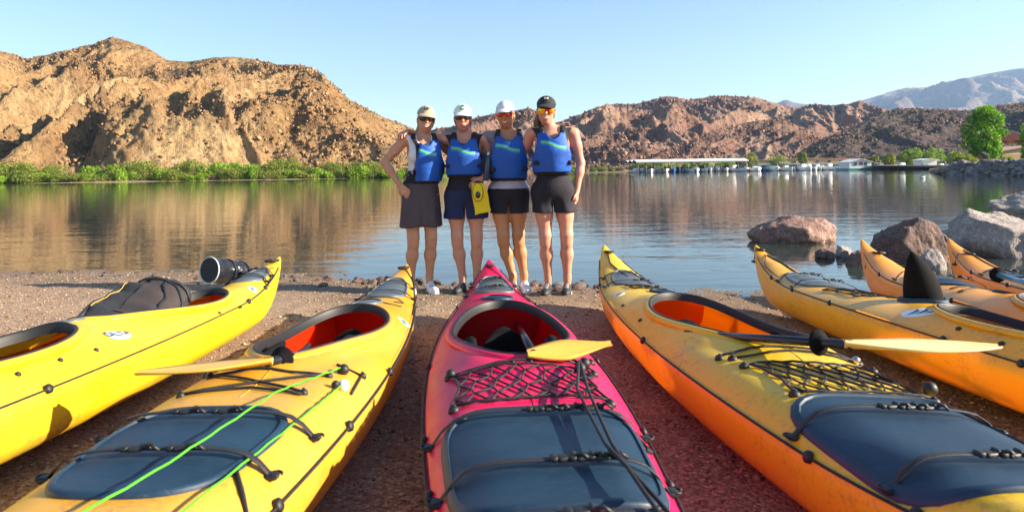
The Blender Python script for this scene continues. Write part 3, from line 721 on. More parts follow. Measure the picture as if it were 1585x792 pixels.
# gull on the water
gl = empty('gull', onz(1428, 276, WATER)); tag(gl, 'white gull floating on the water in front of the shed', 'gull')
mb = MB(); mb.sq((0, 0, .07), (.22, .10, .09), 1.0, None, 12, 8); mb.sq((.19, 0, .2), (.055, .05, .055), 1.0); mb.tube([(.15, 0, .1), (.19, 0, .2)], [.05, .04], 8); mb.build('body', M['white'], gl)
mb = MB(); mb.tube([(.23, 0, .2), (.31, 0, .19)], [.018, .004], 6); mb.build('beak', M['blade_y'], gl)
mb = MB(); mb.sq((-.1, 0, .12), (.2, .085, .04), .9); mb.build('wing', M['post'], gl)
# boulders and stones by the water
def boulder(u, vb, Y, w, h, d, mat, seed, label, rz=0, name='boulder', sub=5, sink=.7):
    me = rock_mesh(name, seed, sub, .34, 1.0, mat, 10)
    co = np.empty(len(me.vertices) * 3, np.float32); me.vertices.foreach_get('co', co); co = co.reshape(-1, 3)
    lo, hi = co.min(0), co.max(0); co = (co - (lo + hi) / 2) / ((hi - lo) / 2); co *= np.array([w / 2, d / 2, h / 2 * (1 + sink)])
    co[:, 2] += h / 2 * (1 - sink)
    me.vertices.foreach_set('co', co.ravel()); me.update()
    o = bpy.data.objects.new(name, me); COL.objects.link(o); x, y, z = at(u, vb, Y); o.location = (x, Y, z); o.rotation_euler.z = rz
    tag(o, label, 'rock'); return o
boulder(1226, 379, 10.6, 1.36, .47, 1.0, M['stone_red'], 11, 'broad reddish boulder standing alone in the water')
boulder(1406, 412, 8.2, .84, .60, .8, M['stone_dark'], 27, 'dark brown craggy boulder in the middle of the three')
boulder(1455, 405, 8.6, .42, .38, .5, M['stone_dark'], 29, 'small tan lit rock on the right flank of the dark boulder')
boulder(1552, 408, 8.8, 1.55, .72, 1.3, M['stone_grey'], 33, 'largest pale grey granite boulder at the right edge')
boulder(1580, 325, 10.4, .95, .28, .8, M['stone_grey'], 35, 'grey granite boulder top peeking over the largest one')
boulder(1277, 400, 8.6, .25, .13, .25, M['stone_dark'], 41, 'small dark rock in the water below the reddish boulder', 0, 'rock', 4)
boulder(1305, 395, 8.7, .22, .13, .2, M['stone_grey'], 43, 'small pale grey rock in the water right of the small dark one', 0, 'rock', 4)
boulder(1330, 416, 7.9, .34, .22, .3, M['stone_dark'], 45, 'brown rock in the water left of the orange kayak tip', 0, 'rock', 4)
boulder(1442, 418, 7.6, .30, .24, .3, M['stone_grey'], 47, 'small grey rock wedged between the two orange kayaks', 0, 'rock', 4)
smesh = [rock_mesh('beach_stone', 500 + k, 2, .3, .65, [M['stone_dark'], M['stone_red'], M['stone_bank']][k % 3]) for k in range(9)]
rr = random.Random(77)
for k in range(150):
    u = rr.choice([rr.uniform(425, 660), rr.uniform(790, 960), rr.uniform(560, 950), rr.uniform(0, 430)])
    a = ray(u, 440)[0]; x = a * 7; y = float(shore(x)) + rr.gauss(-.22, .22); x = a * y
    s_ = rr.uniform(.014, .04) * (1 if rr.random() < .9 else 1.7); o = bpy.data.objects.new('beach_stone', rr.choice(smesh)); COL.objects.link(o)
    o.location = (x, y, zgf(x, y) + s_ * .25); o.scale = (s_ * rr.uniform(.9, 1.5), s_, s_); o.rotation_euler = (0, 0, rr.uniform(0, 6))
    tag(o, 'small dark brown stone lying along the waterline', 'stone', 'stones along the waterline')
boulder(826, 450, 6.75, .13, .085, .1, M['stone_red'], 52, 'fist sized brown stone between the third and fourth women', 0, 'stone', 4)
boulder(576, 443, 7.0, .13, .075, .1, M['stone_dark'], 53, 'dark stone on the waterline left of the woman in the skirt', 0, 'stone', 4)
boulder(550, 447, 6.9, .10, .05, .1, M['stone_red'], 54, 'flat brown stone at the waterline behind the second kayak', 0, 'stone', 4)
# loose gravel as real pebbles
def pebbles(n, seed):
    r = np.random.default_rng(seed)
    y = 1.0 + 7.0 * r.uniform(0, 1, n) ** .8; x = r.uniform(-1, 1, n) * (y * .80 + .6)
    ok = (y < shore(x) + .1); x, y = x[ok], y[ok]; n = len(x)
    base = np.array([(0,0,1), (1,0,.1), (.3,.95,0), (-.8,.6,.1), (-.8,-.6,-.1), (.3,-.95,.05), (0,0,-1)], float); fc = [(0,1,2),(0,2,3),(0,3,4),(0,4,5),(0,5,1),(6,2,1),(6,3,2),(6,4,3),(6,5,4),(6,1,5)]
    s = r.lognormal(-5.35, .42, n); s = np.clip(s, .002, .014)
    V = base[None] * (1 + .35 * r.normal(size=(n, 7, 1))) * s[:, None, None] * r.uniform(.6, 1.3, (n, 1, 3)) * np.array([1, 1, .62])
    a = r.uniform(0, 6.28, n); ca, sa = np.cos(a)[:, None], np.sin(a)[:, None]
    X, Y = V[..., 0] * ca - V[..., 1] * sa, V[..., 0] * sa + V[..., 1] * ca
    gz = zg(x, y) + ground_detail(x, y)
    V = np.stack([X + x[:, None], Y + y[:, None], V[..., 2] + gz[:, None] + s[:, None] * .2], -1).reshape(-1, 3)
    F = (np.arange(n)[:, None, None] * 7 + np.array(fc)[None]).reshape(-1, 3)
    return V, F, np.repeat(r.uniform(0, 1, n), 7)
t = NT('pebble_stone'); a_ = t.n('ShaderNodeAttribute', attribute_name='tint')
t.base(t.ramp(a_.outputs['Fac'], [(0, (.10, .055, .035)), (.3, (.24, .14, .085)), (.6, (.36, .24, .14)), (.85, (.46, .33, .21)), (1, (.52, .44, .35))])); t.set(Roughness=.8); M['pebble'] = t.m
V, F, T = pebbles(48000, 5); np_mesh('gravel', V, F, M['pebble'], None, False, T, 'stuff')
# ---------------------------------------------------------------- kayaks (local x: right seen from the camera, local y: towards the stern and the water, s = metres from the stern tip)
class Kayak:
    def __init__(k, name, label, hullm, insidem, stern, slope, L, B, tipz, cockpits, heel=0.0, sheer=.225, crown=.090, plate=.020, lift=0.0, toe=.9):
        k.L, k.B, k.tipz, k.sheer, k.crown, k.cp, k.plate = L, B, tipz, sheer, crown, cockpits, plate
        n = math.hypot(1, slope); dx, dy = -slope / n, -1 / n
        bx, by = stern[0] + dx * L, stern[1] + dy * L
        z0, z1 = zgf(*stern), zgf(bx, by); zs_ = zgf(stern[0] + dx * 1, stern[1] + dy * 1)
        mid = Vector(((stern[0] + bx) / 2, (stern[1] + by) / 2, (zs_ + (z1 if by > -5 else z0)) / 2 + lift))
        k.root = empty(name, mid); yaw = math.atan2(-(-dx), -dy)   # local +y -> (-dx,-dy)
        pitch = -math.atan2(z1 - zs_, L - 1)
        R = Matrix.Rotation(math.atan2(dx, -dy), 4, 'Z') @ Matrix.Rotation(pitch, 4, 'X') @ Matrix.Rotation(heel, 4, 'Y')
        k.root.matrix_world = Matrix.Translation(mid) @ R
        tag(k.root, label, 'kayak', 'kayaks drawn up on the beach')
        k.hullm = hullm
        k.build_hull(hullm); 
        for c in cockpits: k.build_cockpit(c, insidem)
    def y(k, s): return k.L / 2 - s
    def half(k, s):
        q = np.clip(np.asarray(s, float) / k.L, 0, 1)
        q2 = q ** 1.06
        return k.B / 2 * np.maximum(np.sin(np.pi * q2), 0) ** .78 + .012
    def ends(k, s):
        s = np.asarray(s, float); a = np.clip(1 - s / 1.25, 0, 1) ** 2.0; b = np.clip(1 - (k.L - s) / 1.5, 0, 1) ** 2.0; return a + b
    def zs(k, s): return k.sheer + (k.tipz - .05 - k.sheer) * k.ends(s)
    def zk(k, s):
        s = np.asarray(s, float)
        a = np.clip(1 - s / .75, 0, 1) ** 2.1; b = np.clip(1 - (k.L - s) / .9, 0, 1) ** 2.1
        return (k.tipz - .10) * (a + b) + .03 * (np.clip(1 - s / (k.L * .5), 0, 1) ** 2 + np.clip(1 - (k.L - s) / (k.L * .5), 0, 1) ** 2)
    def zd(k, s):
        s = np.asarray(s, float); q = s / k.L
        up = .55 + .45 * sstep(.15, .45, q); up = up * (1 - .25 * sstep(.62, .95, q))
        return k.zs(s) + k.crown * up * np.clip(np.minimum(s, k.L - s) / .5, .25, 1)
    def m_at(k, c, s, t):
        sc, tc, a, w, kk = c; d = (s - sc) / a
        return np.sqrt(d * d + ((t - tc) / (w * (1 - kk * np.clip(d, -1.3, 1.3)))) ** 2)
    def deck(k, s, t):
        s = np.asarray(s, float); t = np.asarray(t, float); b = k.half(s)
        u = np.clip(np.abs(t) / b, 0, 1)
        z = k.zs(s) + (k.zd(s) - k.zs(s)) * (1 - u ** (2.4 + 2.4 * sstep(.42, .60, s / k.L)))
        for c in k.cp:
            m = k.m_at(c, s, t); z = z + k.plate * sstep(1.42, 1.12, m) * (1 - u ** 4)
        return z
    def pt(k, s, t, dz=0.0): return (float(t), float(k.y(s)), float(k.deck(s, t)) + dz)
    def build_hull(k, mat):
        ss = np.concatenate([[0, .012, .03, .06, .10, .15, .21], np.arange(.27, k.L - .25, .033), k.L - np.array([.25, .19, .13, .08, .04, .015, 0])])
        nd, nh = 15, 9
        V = []; S = []; T = []; D = []
        for s in ss:
            b = float(k.half(s)); zs, zk = float(k.zs(s)), float(k.zk(s)); zk = min(zk, zs - .02)
            td = -np.cos(np.linspace(0, math.pi, nd * 2 + 1)) * b * 1.0
            td = np.sign(td) * np.abs(td / b) ** .9 * b
            for t in td: V.append((t, k.y(s), float(k.deck(s, t)))); S.append(s); T.append(t); D.append(True)
            for j in range(1, nh * 2):
                f = 1 - j / nh                      # +1 at right sheer .. -1 left
                x = abs(f); zz = zk + (zs - zk) * (x ** 2.4 * .84 + .16 * x); w = b * (1 - (1 - x) ** 2.3 * 1.0) 
                V.append((math.copysign(w, f) if j != nh else 0.0, k.y(s), zz)); S.append(s); T.append(0); D.append(False)
        n = nd * 2 + 1 + nh * 2 - 1; F = []
        S = np.array(S); T = np.array(T); V = np.array(V); D = np.array(D)
        keep_edge = {}
        for i in range(len(ss) - 1):
            for j in range(n):
                f = (i * n + j, i * n + (j + 1) % n, (i + 1) * n + (j + 1) % n, (i + 1) * n + j)
                if j < nd * 2:
                    sc = S[list(f)].mean(); tc = T[list(f)].mean(); cut = False
                    for c in k.cp:
                        if k.m_at(c, sc, tc) < 1.0: cut = True
                    if cut: continue
                F.append(f)
        use = {}
        # snap rim vertices of the opening to the outline
        inc = np.zeros(len(V), int)
        for f in F:
            for i_ in f: inc[i_] += 1
        for c in k.cp:
            for i_ in range(len(V)):
                if D[i_] and 0 < inc[i_] < 4:
                    m = float(k.m_at(c, S[i_], T[i_]))
                    if .6 < m < 1.25 and abs(T[i_] - c[1]) + abs(S[i_] - c[0]) > .05:
                        s2 = c[0] + (S[i_] - c[0]) / m; t2 = c[1] + (T[i_] - c[1]) / m
                        V[i_] = (t2, k.y(s2), float(k.deck(s2, t2)))
        mb = MB(); mb.add(V, F); mb.add([V[j] for j in range(n)], [tuple(range(n))]); q = (len(ss) - 1) * n; mb.add([V[q + j] for j in range(n)], [tuple(range(n - 1, -1, -1))])
        k.hull = mb.build('hull', mat, k.root)
    def outline(k, c, N=72, grow=0.0):
        sc, tc, a, w, kk = c; out = []
        for i in range(N):
            an = 2 * math.pi * i / N; cs, sn = math.cos(an), math.sin(an)
            e = .86; cs2, sn2 = math.copysign(abs(cs) ** e, cs), math.copysign(abs(sn) ** e, sn)
            mm = math.sqrt(cs2 * cs2 + sn2 * sn2); cs2, sn2 = cs, sn
            ds = a * cs2; out.append((sc + ds, tc + w * (1 - kk * cs2) * sn2))
        return out
    def build_cockpit(k, c, insidem):
        o = k.outline(c); N = len(o); mb = MB(); G = []
        prof = [(-.004, -.024), (-.003, -.012), (-.001, .012), (.002, .0175), (.007, .019), (.011, .017), (.012, .012), (.008, .010), (.002, -.008), (-.001, -.024)]
        prof2 = [(.003, -.01), (.008, .0125), (.014, .0145), (.024, .012), (.032, .005), (.040, -.006), (.03, -.012)]; G3 = []
        for i in range(N):
            p0, p1 = o[i - 1], o[(i + 1) % N]; tx, ty = p1[0] - p0[0], p1[1] - p0[1]; l = math.hypot(tx, ty); ns, ntt = ty / l, -tx / l
            if (o[i][0] - c[0]) * ns + (o[i][1] - c[1]) * ntt < 0: ns, ntt = -ns, -ntt
            z = float(k.deck(*o[i])) - .002
            G.append([(o[i][1] + ntt * r, k.y(o[i][0] + ns * r), z + h) for r, h in prof]); G3.append([(o[i][1] + ntt * r, k.y(o[i][0] + ns * r), z + h) for r, h in prof2])
        mb.grid(G, closed_u=True); k.rim = mb.build('cockpit_rim', M['black'], k.root); mb = MB(); mb.grid(G3, closed_u=True, closed_v=True); mb.build('coaming', k.hullm, k.root)
        # inner shell with bulkheads
        s0, s1 = c[0] - c[2] - .30, c[0] + c[2] + .75; mb = MB(); G = []
        for s in np.linspace(s0, s1, 22):
            b = float(k.half(s)) - .012; zs, zk = float(k.zs(s)) + .01, float(k.zk(s)) + .014; row = []
            for j in range(19):
                f = 1 - j / 9; x = abs(f); zz = zk + (zs - zk) * (x ** 2.4 * .84 + .16 * x); w = b * (1 - (1 - x) ** 2.3); row.append((math.copysign(w, f), k.y(s), zz))
            G.append(row)
        mb.grid(G); mb.add(G[0], [tuple(range(19))]); mb.add(G[-1], [tuple(range(18, -1, -1))])
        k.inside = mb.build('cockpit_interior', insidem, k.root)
        for se in (c[0] - c[2] - .28, c[0] + c[2] + .70):
            b = float(k.half(se)) - .016; zs, zk = float(k.zs(se)) + .008, float(k.zk(se)) + .018; row = []
            for j in range(19):
                f = 1 - j / 9; x = abs(f); row.append((math.copysign(b * (1 - (1 - x) ** 2.3), f), k.y(se), zk + (zs - zk) * (x ** 2.4 * .84 + .16 * x)))
            top = [(t_, k.y(se), float(k.deck(se, t_)) - .012) for t_ in np.linspace(-b, b, 9)[1:-1]]
            m2 = MB(); r1 = row + top; n1 = len(r1); m2.add(r1 + [(p[0], p[1] + .012, p[2]) for p in r1], [tuple(range(n1)), tuple(range(2 * n1 - 1, n1 - 1, -1))] + [(i, (i + 1) % n1, n1 + (i + 1) % n1, n1 + i) for i in range(n1)]); m2.build('bulkhead', insidem, k.root, False)
        # seat pan, back band, thigh braces
        sy = c[0] - c[2] * .18; zf = float(k.zk(sy)) + .03; mb = MB(); G = []
        for i in range(9):
            f = -1 + i / 4; G.append([(f * .14, k.y(sy - .2 + .05 * j), zf + .045 + .075 * f ** 4 + .05 * max(0, (j - 5) / 3) ** 2) for j in range(9)])
        G2 = [[(x, y_, z - .012) for x, y_, z in row] for row in G]
        mb.grid(G); mb.grid([r[::-1] for r in G2]); k.seat = mb.build('seat', M['foam'], k.root)
        mb = MB(); G = []
        for i in range(13):
            f = -1 + i / 6; arc = .055 * (f * f); x = f * .125
            G.append([(x * (1 - .25 * h), k.y(sy - .21 + arc - .05 * h) , zf + .06 + h * (.15 - .06 * f * f)) for h in (0, .33, .66, 1)] + [(x * (1 - .25 * h), k.y(sy - .24 + arc - .05 * h), zf + .06 + h * (.15 - .06 * f * f)) for h in (1, .66, .33, 0)])
        mb.grid(G, closed_v=True); mb.build('backrest', M['foam'], k.root)
        for sg in (-1, 1):
            s_ = c[0] + c[2] * .35; w_ = c[3] * (1 - c[4] * .35)
            mb = MB(); mb.sq((c[1] + sg * (w_ * .92 - .02), k.y(s_), float(k.deck(s_, c[1] + sg * w_ * .9)) - .035), (.055, .13, .016), .5, Matrix.Rotation(sg * .5, 3, 'Y')); mb.build('thigh_brace', M['foam'], k.root)
            mb = MB(); x = sg * (float(k.half(sy)) * .62); z = float(k.zs(sy)) - .07
            mb.tube([(x, k.y(sy - .2), z + .03), (x * 1.06, k.y(sy), z), (x * 1.0, k.y(sy + .3), z - .03)], .012, 6); mb.sq((x, k.y(sy + .08), z), (.015, .03, .02), .4); mb.build('seat_strap', M['strap'], k.root)
    # --- things on the deck
    def line(k, pts, r=.004, dz=.006, name='deck_cord', mat=None, parent=None, step=.06, sag=0.0):
        r = r * .72; P_ = []
        for (s0, t0), (s1, t1) in zip(pts[:-1], pts[1:]):
            n = max(1, int(math.hypot(s1 - s0, t1 - t0) / step))
            for i in range(n):
                f = i / n; P_.append(k.pt(s0 + (s1 - s0) * f, t0 + (t1 - t0) * f, dz))
        P_.append(k.pt(*pts[-1], dz)); mb = MB(); mb.tube(P_, r, 6)
        return mb.build(name, mat or M['cord'], parent or k.root)
    def fitting(k, s, t, r=.016, h=.014, mat=None, name='deck_fitting', parent=None):
        p = k.pt(s, t); mb = MB(); mb.lathe([(r, -.006), (r, h * .3), (r * .8, h * .75), (r * .4, h), (0.001, h * 1.02)], p, 12); mb.lathe([(r * .35, h), (r * .35, h * 1.25), (.001, h * 1.25)], p, 8)
        return mb.build(name, mat or M['black'], parent or k.root)
    def ball(k, s, t, r=.017, mat=None, dz=0.014, name='cord_ball'):
        p = k.pt(s, t, dz); mb = MB(); mb.sq(p, (r, r, r), 1.0, None, 14, 9); return mb.build(name, mat or M['black'], k.root)
    def patch(k, name, c, a, w, e, th, mat, taper=0.0, rot=0.0, lip=.012, dome=.0, parent=None, flat=False, nr=7, N=56):
        "closed pad that follows the deck: superellipse half-length a, half-width w"
        def P_(f, an):
            cs, sn = math.cos(an), math.sin(an); q = (abs(cs) ** e + abs(sn) ** e) ** (-1 / e)
            ds, dt = a * f * q * cs, w * f * q * sn; dt *= 1 + taper * ds / a
            if rot: ds, dt = ds * math.cos(rot) - dt * math.sin(rot), ds * math.sin(rot) + dt * math.cos(rot)
            return c[0] + ds, c[1] + dt
        rings = [(1.0, -.006), (1.0, th * .5), (1 - lip / max(a, w) * .35, th * .95), (1 - lip / max(a, w) * 1.2, th)] + ([(.935, th), (.925, th * .50), (.91, th * .42)] if not flat else []) + [(f, th * (1 if flat else .45) + dome * (1 - f * f)) for f in (.7, .5, .3, .12)]
        mb = MB(); G = [[k.pt(*P_(f, 2 * math.pi * i / N), h) for i in range(N)] for f, h in rings]
        mb.grid(G, closed_v=True); mb.add(G[-1], [tuple(range(N))])
        return mb.build(name, mat, parent or k.root, True, 50)
    def strap(k, s, w, dz, parent, width=.02, buckles=(-.02, .05), t0=0.0, skew=0.0, side_loop=True, n=18):
        "webbing across a hatch from side to side, with buckles"
        w = min(w, float(k.half(s)) - .012 - abs(t0)); mb = MB(); G = []
        for i in range(n + 1):
            f = -1 + 2 * i / n; t = t0 + w * f; h = dz * min(1, (1 - abs(f)) / .18) + .004; s_ = s + skew * f
            G.append([k.pt(s_ - width / 2, t, h), k.pt(s_ - width / 2, t, h + .003), k.pt(s_ + width / 2, t, h + .003), k.pt(s_ + width / 2, t, h)])
        mb.grid(G, closed_v=True); st = mb.build('strap', M['strap'], parent)
        for b in buckles:
            p = k.pt(s, t0 + b, dz + .012); mb = MB()
            p = (p[0], p[1], p[2] - .005); mb.sq(p, (.017, .014, .0055), .35, Matrix.Rotation(.25, 3, 'Z')); mb.sq((p[0] + .024, p[1] + .004, p[2] + .003), (.010, .012, .0055), .4, Matrix.Rotation(.5, 3, 'Y')); mb.sq((p[0] - .022, p[1] - .003, p[2] + .001), (.008, .0125, .006), .4)
            mb.tube([(p[0] + .02, p[1], p[2] + .004), (p[0] + .038, p[1] - .012, p[2] + .012), (p[0] + .055, p[1] - .010, p[2] - .002)], .0042, 5)
            mb.build('buckle', M['black'], parent)
        if side_loop:
            for sg in (-1, 1):
                p = k.pt(s + skew * sg, t0 + sg * w, .006); mb = MB(); mb.sq(p, (.016, .018, .007), .5); mb.tube([(p[0] + sg * .010 + .013 * math.cos(a), p[1] + .015 * math.sin(a), p[2] + .004) for a in np.linspace(0, 5.6, 12)], .0035, 5); mb.build('strap_anchor', M['black'], parent)
        return st
    def hatch(k, c, a, w, e, mat, straps, taper=0.0, th=.012, dome=.003, rot=0.0, name='hatch_cover', over=.05, rim=True):
        h = k.patch(name, c, a, w, e, th, mat, taper, rot, dome=dome)
        for s, bk in straps: k.strap(s, w * (1 + taper * (s - c[0]) / a) + over, th + dome + .002, h, t0=c[1], buckles=bk)
        return h
    def net(k, s0, s1, t0, t1, rows=4, cols=9, r=.0034, skew=0.0):
        mb = MB()
        def q(i, j):
            f, g = i / rows, j / cols; jit = .010 * math.sin(i * 3.1 + j * 5.7)
            pinch = 1 - .10 * math.sin(math.pi * f)
            return k.pt(s0 + (s1 - s0) * (f + .10 * math.sin(math.pi * g) * (f - .5)) + jit + skew * (g - .5), (t0 + t1) / 2 + (t1 - t0) * (g - .5) * pinch + jit, .007 + .003 * ((i + j) % 2))
        for i in range(rows):
            for j in range(cols):
                a_, b_ = ((q(i, j), q(i + 1, j + 1)) if (i + j) % 2 == 0 else (q(i + 1, j), q(i, j + 1))); mb.tube([a_, b_], r, 5)
        for i in (0, rows): mb.tube([q(i, j) for j in range(cols + 1)], r * 1.3, 5)
        for j in (0, cols): mb.tube([q(i, j) for i in range(rows + 1)], r * 1.3, 5)
        return mb.build('deck_net', M['cord'], k.root)
    def perimeter(k, s0, s1, fits, r=.0038):
        for sg in (-1, 1):
            P_ = []
            for s in np.arange(s0, s1, .06):
                b = float(k.half(s)); P_.append((sg * (b + .004), k.y(s), float(k.zs(s)) + .004))
            mb = MB(); mb.tube(P_, r, 6); mb.build('perimeter_line', M['cord'], k.root)
            for s in fits:
                b = float(k.half(s)); mb = MB(); R = Matrix.Rotation(sg * math.radians(70), 3, 'Y')
                mb.lathe([(.016, -.004), (.016, .004), (.011, .009), (.001, .010)], (sg * (b + .002), k.y(s), float(k.zs(s)) + .004), 14, R); mb.build('line_fitting', M['black'], k.root)
    def toggle(k, s, side=0.0, drop=.09, cordm=None):
        b = float(k.half(s)); p = k.pt(s, 0, .004); mb = MB()
        if side:
            e = (side * (b + .012), k.y(s + .03), float(k.zs(s)) - drop); mb.tube([p, (side * b * .9, k.y(s + .01), float(k.zs(s)) + .03), e], .004, 5)
        else:
            e = (p[0], k.y(s + .10), p[2] + .01); mb.tube([p, e], .004, 5)
        mb.build('toggle_cord', cordm or M['cord'], k.root); mb = MB(); d = Vector((0, .036, 0)) if side else Vector((.032, .008, 0))
        mb.tube([Vector(e) - d, Vector(e) - d * .7, Vector(e), Vector(e) + d * .7, Vector(e) + d], [.006, .011, .009, .011, .006], 8); mb.build('toggle', M['black'], k.root)
        mb = MB(); mb.sq(p, (.03, .05, .01), .5); mb.build('deck_plate', M['black'], k.root)
    def decal(k, s, t, a, w, rot=0.0, kind=0, text=None):
        d = k.patch('decal', (s, t), a, w, 2.0, .0025, M['decal_pale'], 0, rot, lip=.001, flat=True, N=28)
        if text:
            cu = bpy.data.curves.new('print', 'FONT'); cu.body = text; cu.size = a * .72; cu.align_x = 'CENTER'; cu.align_y = 'CENTER'; cu.extrude = .0003; cu.offset = .0008
            tob = bpy.data.objects.new('tmp', cu); COL.objects.link(tob); bpy.context.view_layer.update()
            me = bpy.data.meshes.new_from_object(tob.evaluated_get(bpy.context.evaluated_depsgraph_get())); bpy.data.objects.remove(tob)
            ca, sa = math.cos(rot), math.sin(rot)
            for v_ in me.vertices:
                ds, dt = v_.co.y * -1, v_.co.x; ds, dt = v_.co.x, v_.co.y * 1.0
                ss_, tt_ = s + ds * ca - dt * sa, t + ds * sa + dt * ca; p = k.pt(ss_, tt_, .0065); v_.co = p
            me.materials.clear(); me.materials.append(M['decal_dark']); link('print', me, d, False)
        else:
            ca, sa = math.cos(rot), math.sin(rot); mb = MB()
            for j in range(3):
                G = []
                for i in range(7):
                    f = -1 + i / 3; x0 = (-.5 + .5 * j) * a + .22 * a * (1 - f * f); row = []
                    for w_ in (-.13 * (1.1 - f * f), .13 * (1.1 - f * f)):
                        ds, dt = x0 + w_ * a, f * w * .62; row.append(k.pt(s + ds * ca - dt * sa, t + ds * sa + dt * ca, .0042))
                    G.append(row)
                mb.grid(G)
            mb.build('print', M['decal_dark'], d)
        return d
    def seam(k, s0, s1):
        return k.line([(s, 0) for s in np.linspace(s0, s1, 6)], .0022, .0005, 'deck_seam', k.hullm)

# cockpit tuples: (centre s, centre t, half length, half width, taper towards the bow)
K1 = Kayak('tandem_kayak', 'sunlit yellow two-seat kayak at the left carrying black bags', M['yellow'], M['inside_orange_glow'], (-1.75, 5.2), 0.03, 5.8, .72, .46, [(1.68, -.02, .60, .225, .12), (3.04, -.01, .60, .25, .10)], -.09, .235, .10)
K1.hatch((.52, 0), .20, .10, 2.6, M['rubber_grey'], [(.46, (-.02,)), (.6, ())], .3)
K1.line([(.28, -.06), (.50, .12), (.72, .17)]); K1.line([(.28, .06), (.50, .02), (.72, .20)]); K1.line([(.30, .0), (.42, .11), (.62, .15)])
K1.perimeter(.22, 5.5, (.72, 1.15, 3.02, 4.2)); K1.toggle(.1)
for s, t in ((1.35, .27), (1.62, .275), (2.65, .29), (2.85, .295), (3.05, .30), (3.4, .27)): K1.fitting(s, t, .010, .007)
K1.decal(2.42, .235, .062, .034, math.pi - .12, 0, 'DELTA'); K1.decal(.86, .14, .05, .03, .6)
K1.hatch((2.35, -.08), .06, .12, 3, M['rubber_grey'], [], 0, .008, 0)

K2 = Kayak('sea_kayak', 'faded yellow kayak with bright green tow ropes on its foredeck', M['tan_yellow'], M['inside_red_glow'], (-.79, 5.05), 0.0, 5.1, .62, .42, [(2.12, -.03, .60, .225, .24)])
K2.hatch((3.48, .0), .27, .205, 3.4, M['rubber'], [(3.30, (-.06, .04)), (3.55, (-.05, .05))], -.12)
K2.hatch((.72, 0), .26, .115, 2.8, M['rubber_grey'], [(.60, ()), (.86, ())], .25)
K2.hatch((1.17, -.06), .10, .10, 2.0, M['rubber_grey'], [], 0, .012, .006, name='day_hatch')
K2.line([(2.84, -.20), (2.86, .19)], .006); K2.line([(2.84, -.20), (3.06, .17)], .006); K2.line([(2.86, .19), (3.06, -.19)], .006); K2.line([(3.06, -.19), (3.02, .0), (3.08, .17)], .006)
K2.line([(2.72, .18), (2.74, .27), (2.93, .28)], .006)
for s, t in ((2.84, -.20), (2.86, .19), (3.06, .17), (3.06, -.19), (2.73, .27), (2.76, -.25)): K2.fitting(s, t, .013)
K2.ball(2.79, .22, .019); K2.ball(2.93, .255, .019, M['white']); K2.ball(2.95, .235, .012)
K2.perimeter(.25, 4.9, (1.0, 2.5, 3.1, 3.6)); K2.toggle(.10); K2.line([(.15, .02), (.55, .16), (1.0, .20), (1.30, .235)], .005); K2.line([(1.02, -.12), (1.00, .10), (1.09, .15), (1.13, .10)], .004); K2.line([(1.2, .05), (1.22, .16)], .004)
K2.decal(1.62, .235, .05, .03, .4); K2.seam(2.7, 3.1); K2.seam(3.85, 5.0)
for s, t in ((2.62, -.05), (2.62, .02)): K2.fitting(s, t, .007, .006)
K2.line([(3.60, .19), (3.72, .265), (3.80, .24)], .008); K2.fitting(3.70, .26, .02)
K2.line([(3.85, .18), (3.95, .0), (4.0, -.2)], .005)

K3 = Kayak('sea_kayak', 'red and pink kayak with a large dark hatch in the middle of the row', M['red'], M['inside_shaded_red'], (-.185, 5.25), -.07, 5.1, .63, .43, [(2.30, .005, .63, .238, .04)])
K3.hatch((3.73, 0), .30, .238, 5.0, M['rubber'], [(3.50, (-.0, .03, .08, .14)), (3.83, (.02, .06, .10))], -.10, over=.06)
K3.strap(4.10, .22, .02, K3.root, buckles=(.01,), side_loop=True)
for s, t in ((4.09, -.17), (4.07, .15)): K3.fitting(s, t, .024, .022)
K3.hatch((.78, 0), .24, .12, 2.8, M['rubber_grey'], [(.68, (-.02, .02)), (.92, (-.03, .01))], .28)
K3.hatch((1.26, .0), .095, .10, 2.0, M['rubber'], [], 0, .012, .006, name='day_hatch')
K3.net(3.05, 3.34, -.23, .22, 5, 13)
for s, t in ((3.02, -.24), (2.97, .20), (3.05, .23), (3.36, -.22), (3.36, .22), (3.12, .18), (2.84, .26)): K3.fitting(s, t, .016)
K3.ball(2.97, .215, .021); K3.ball(3.06, .185, .02); K3.ball(3.02, -.235, .016)
K3.line([(2.97, .21), (2.99, -.0), (3.02, -.23)], .006); K3.line([(2.94, .18), (3.0, .24)], .006)
K3.line([(3.06, .185), (3.4, .15), (3.8, .13), (4.3, .14)], .0065, .04); K3.line([(3.07, .18), (3.4, .12), (3.8, .115), (4.2, .17)], .0065, .04)
K3.perimeter(.22, 4.9, (1.2, 2.6, 3.4, 3.75)); K3.toggle(.16); K3.line([(.2, .0), (.55, .07), (.95, .16), (1.2, .2)], .005)
K3.line([(3.52, .22), (3.60, .27), (3.63, .25)], .008)
for s, t in ((3.0, -.03), (3.0, .03)): K3.fitting(s, t, .007, .006)
K3.seam(3.3, 5.0)

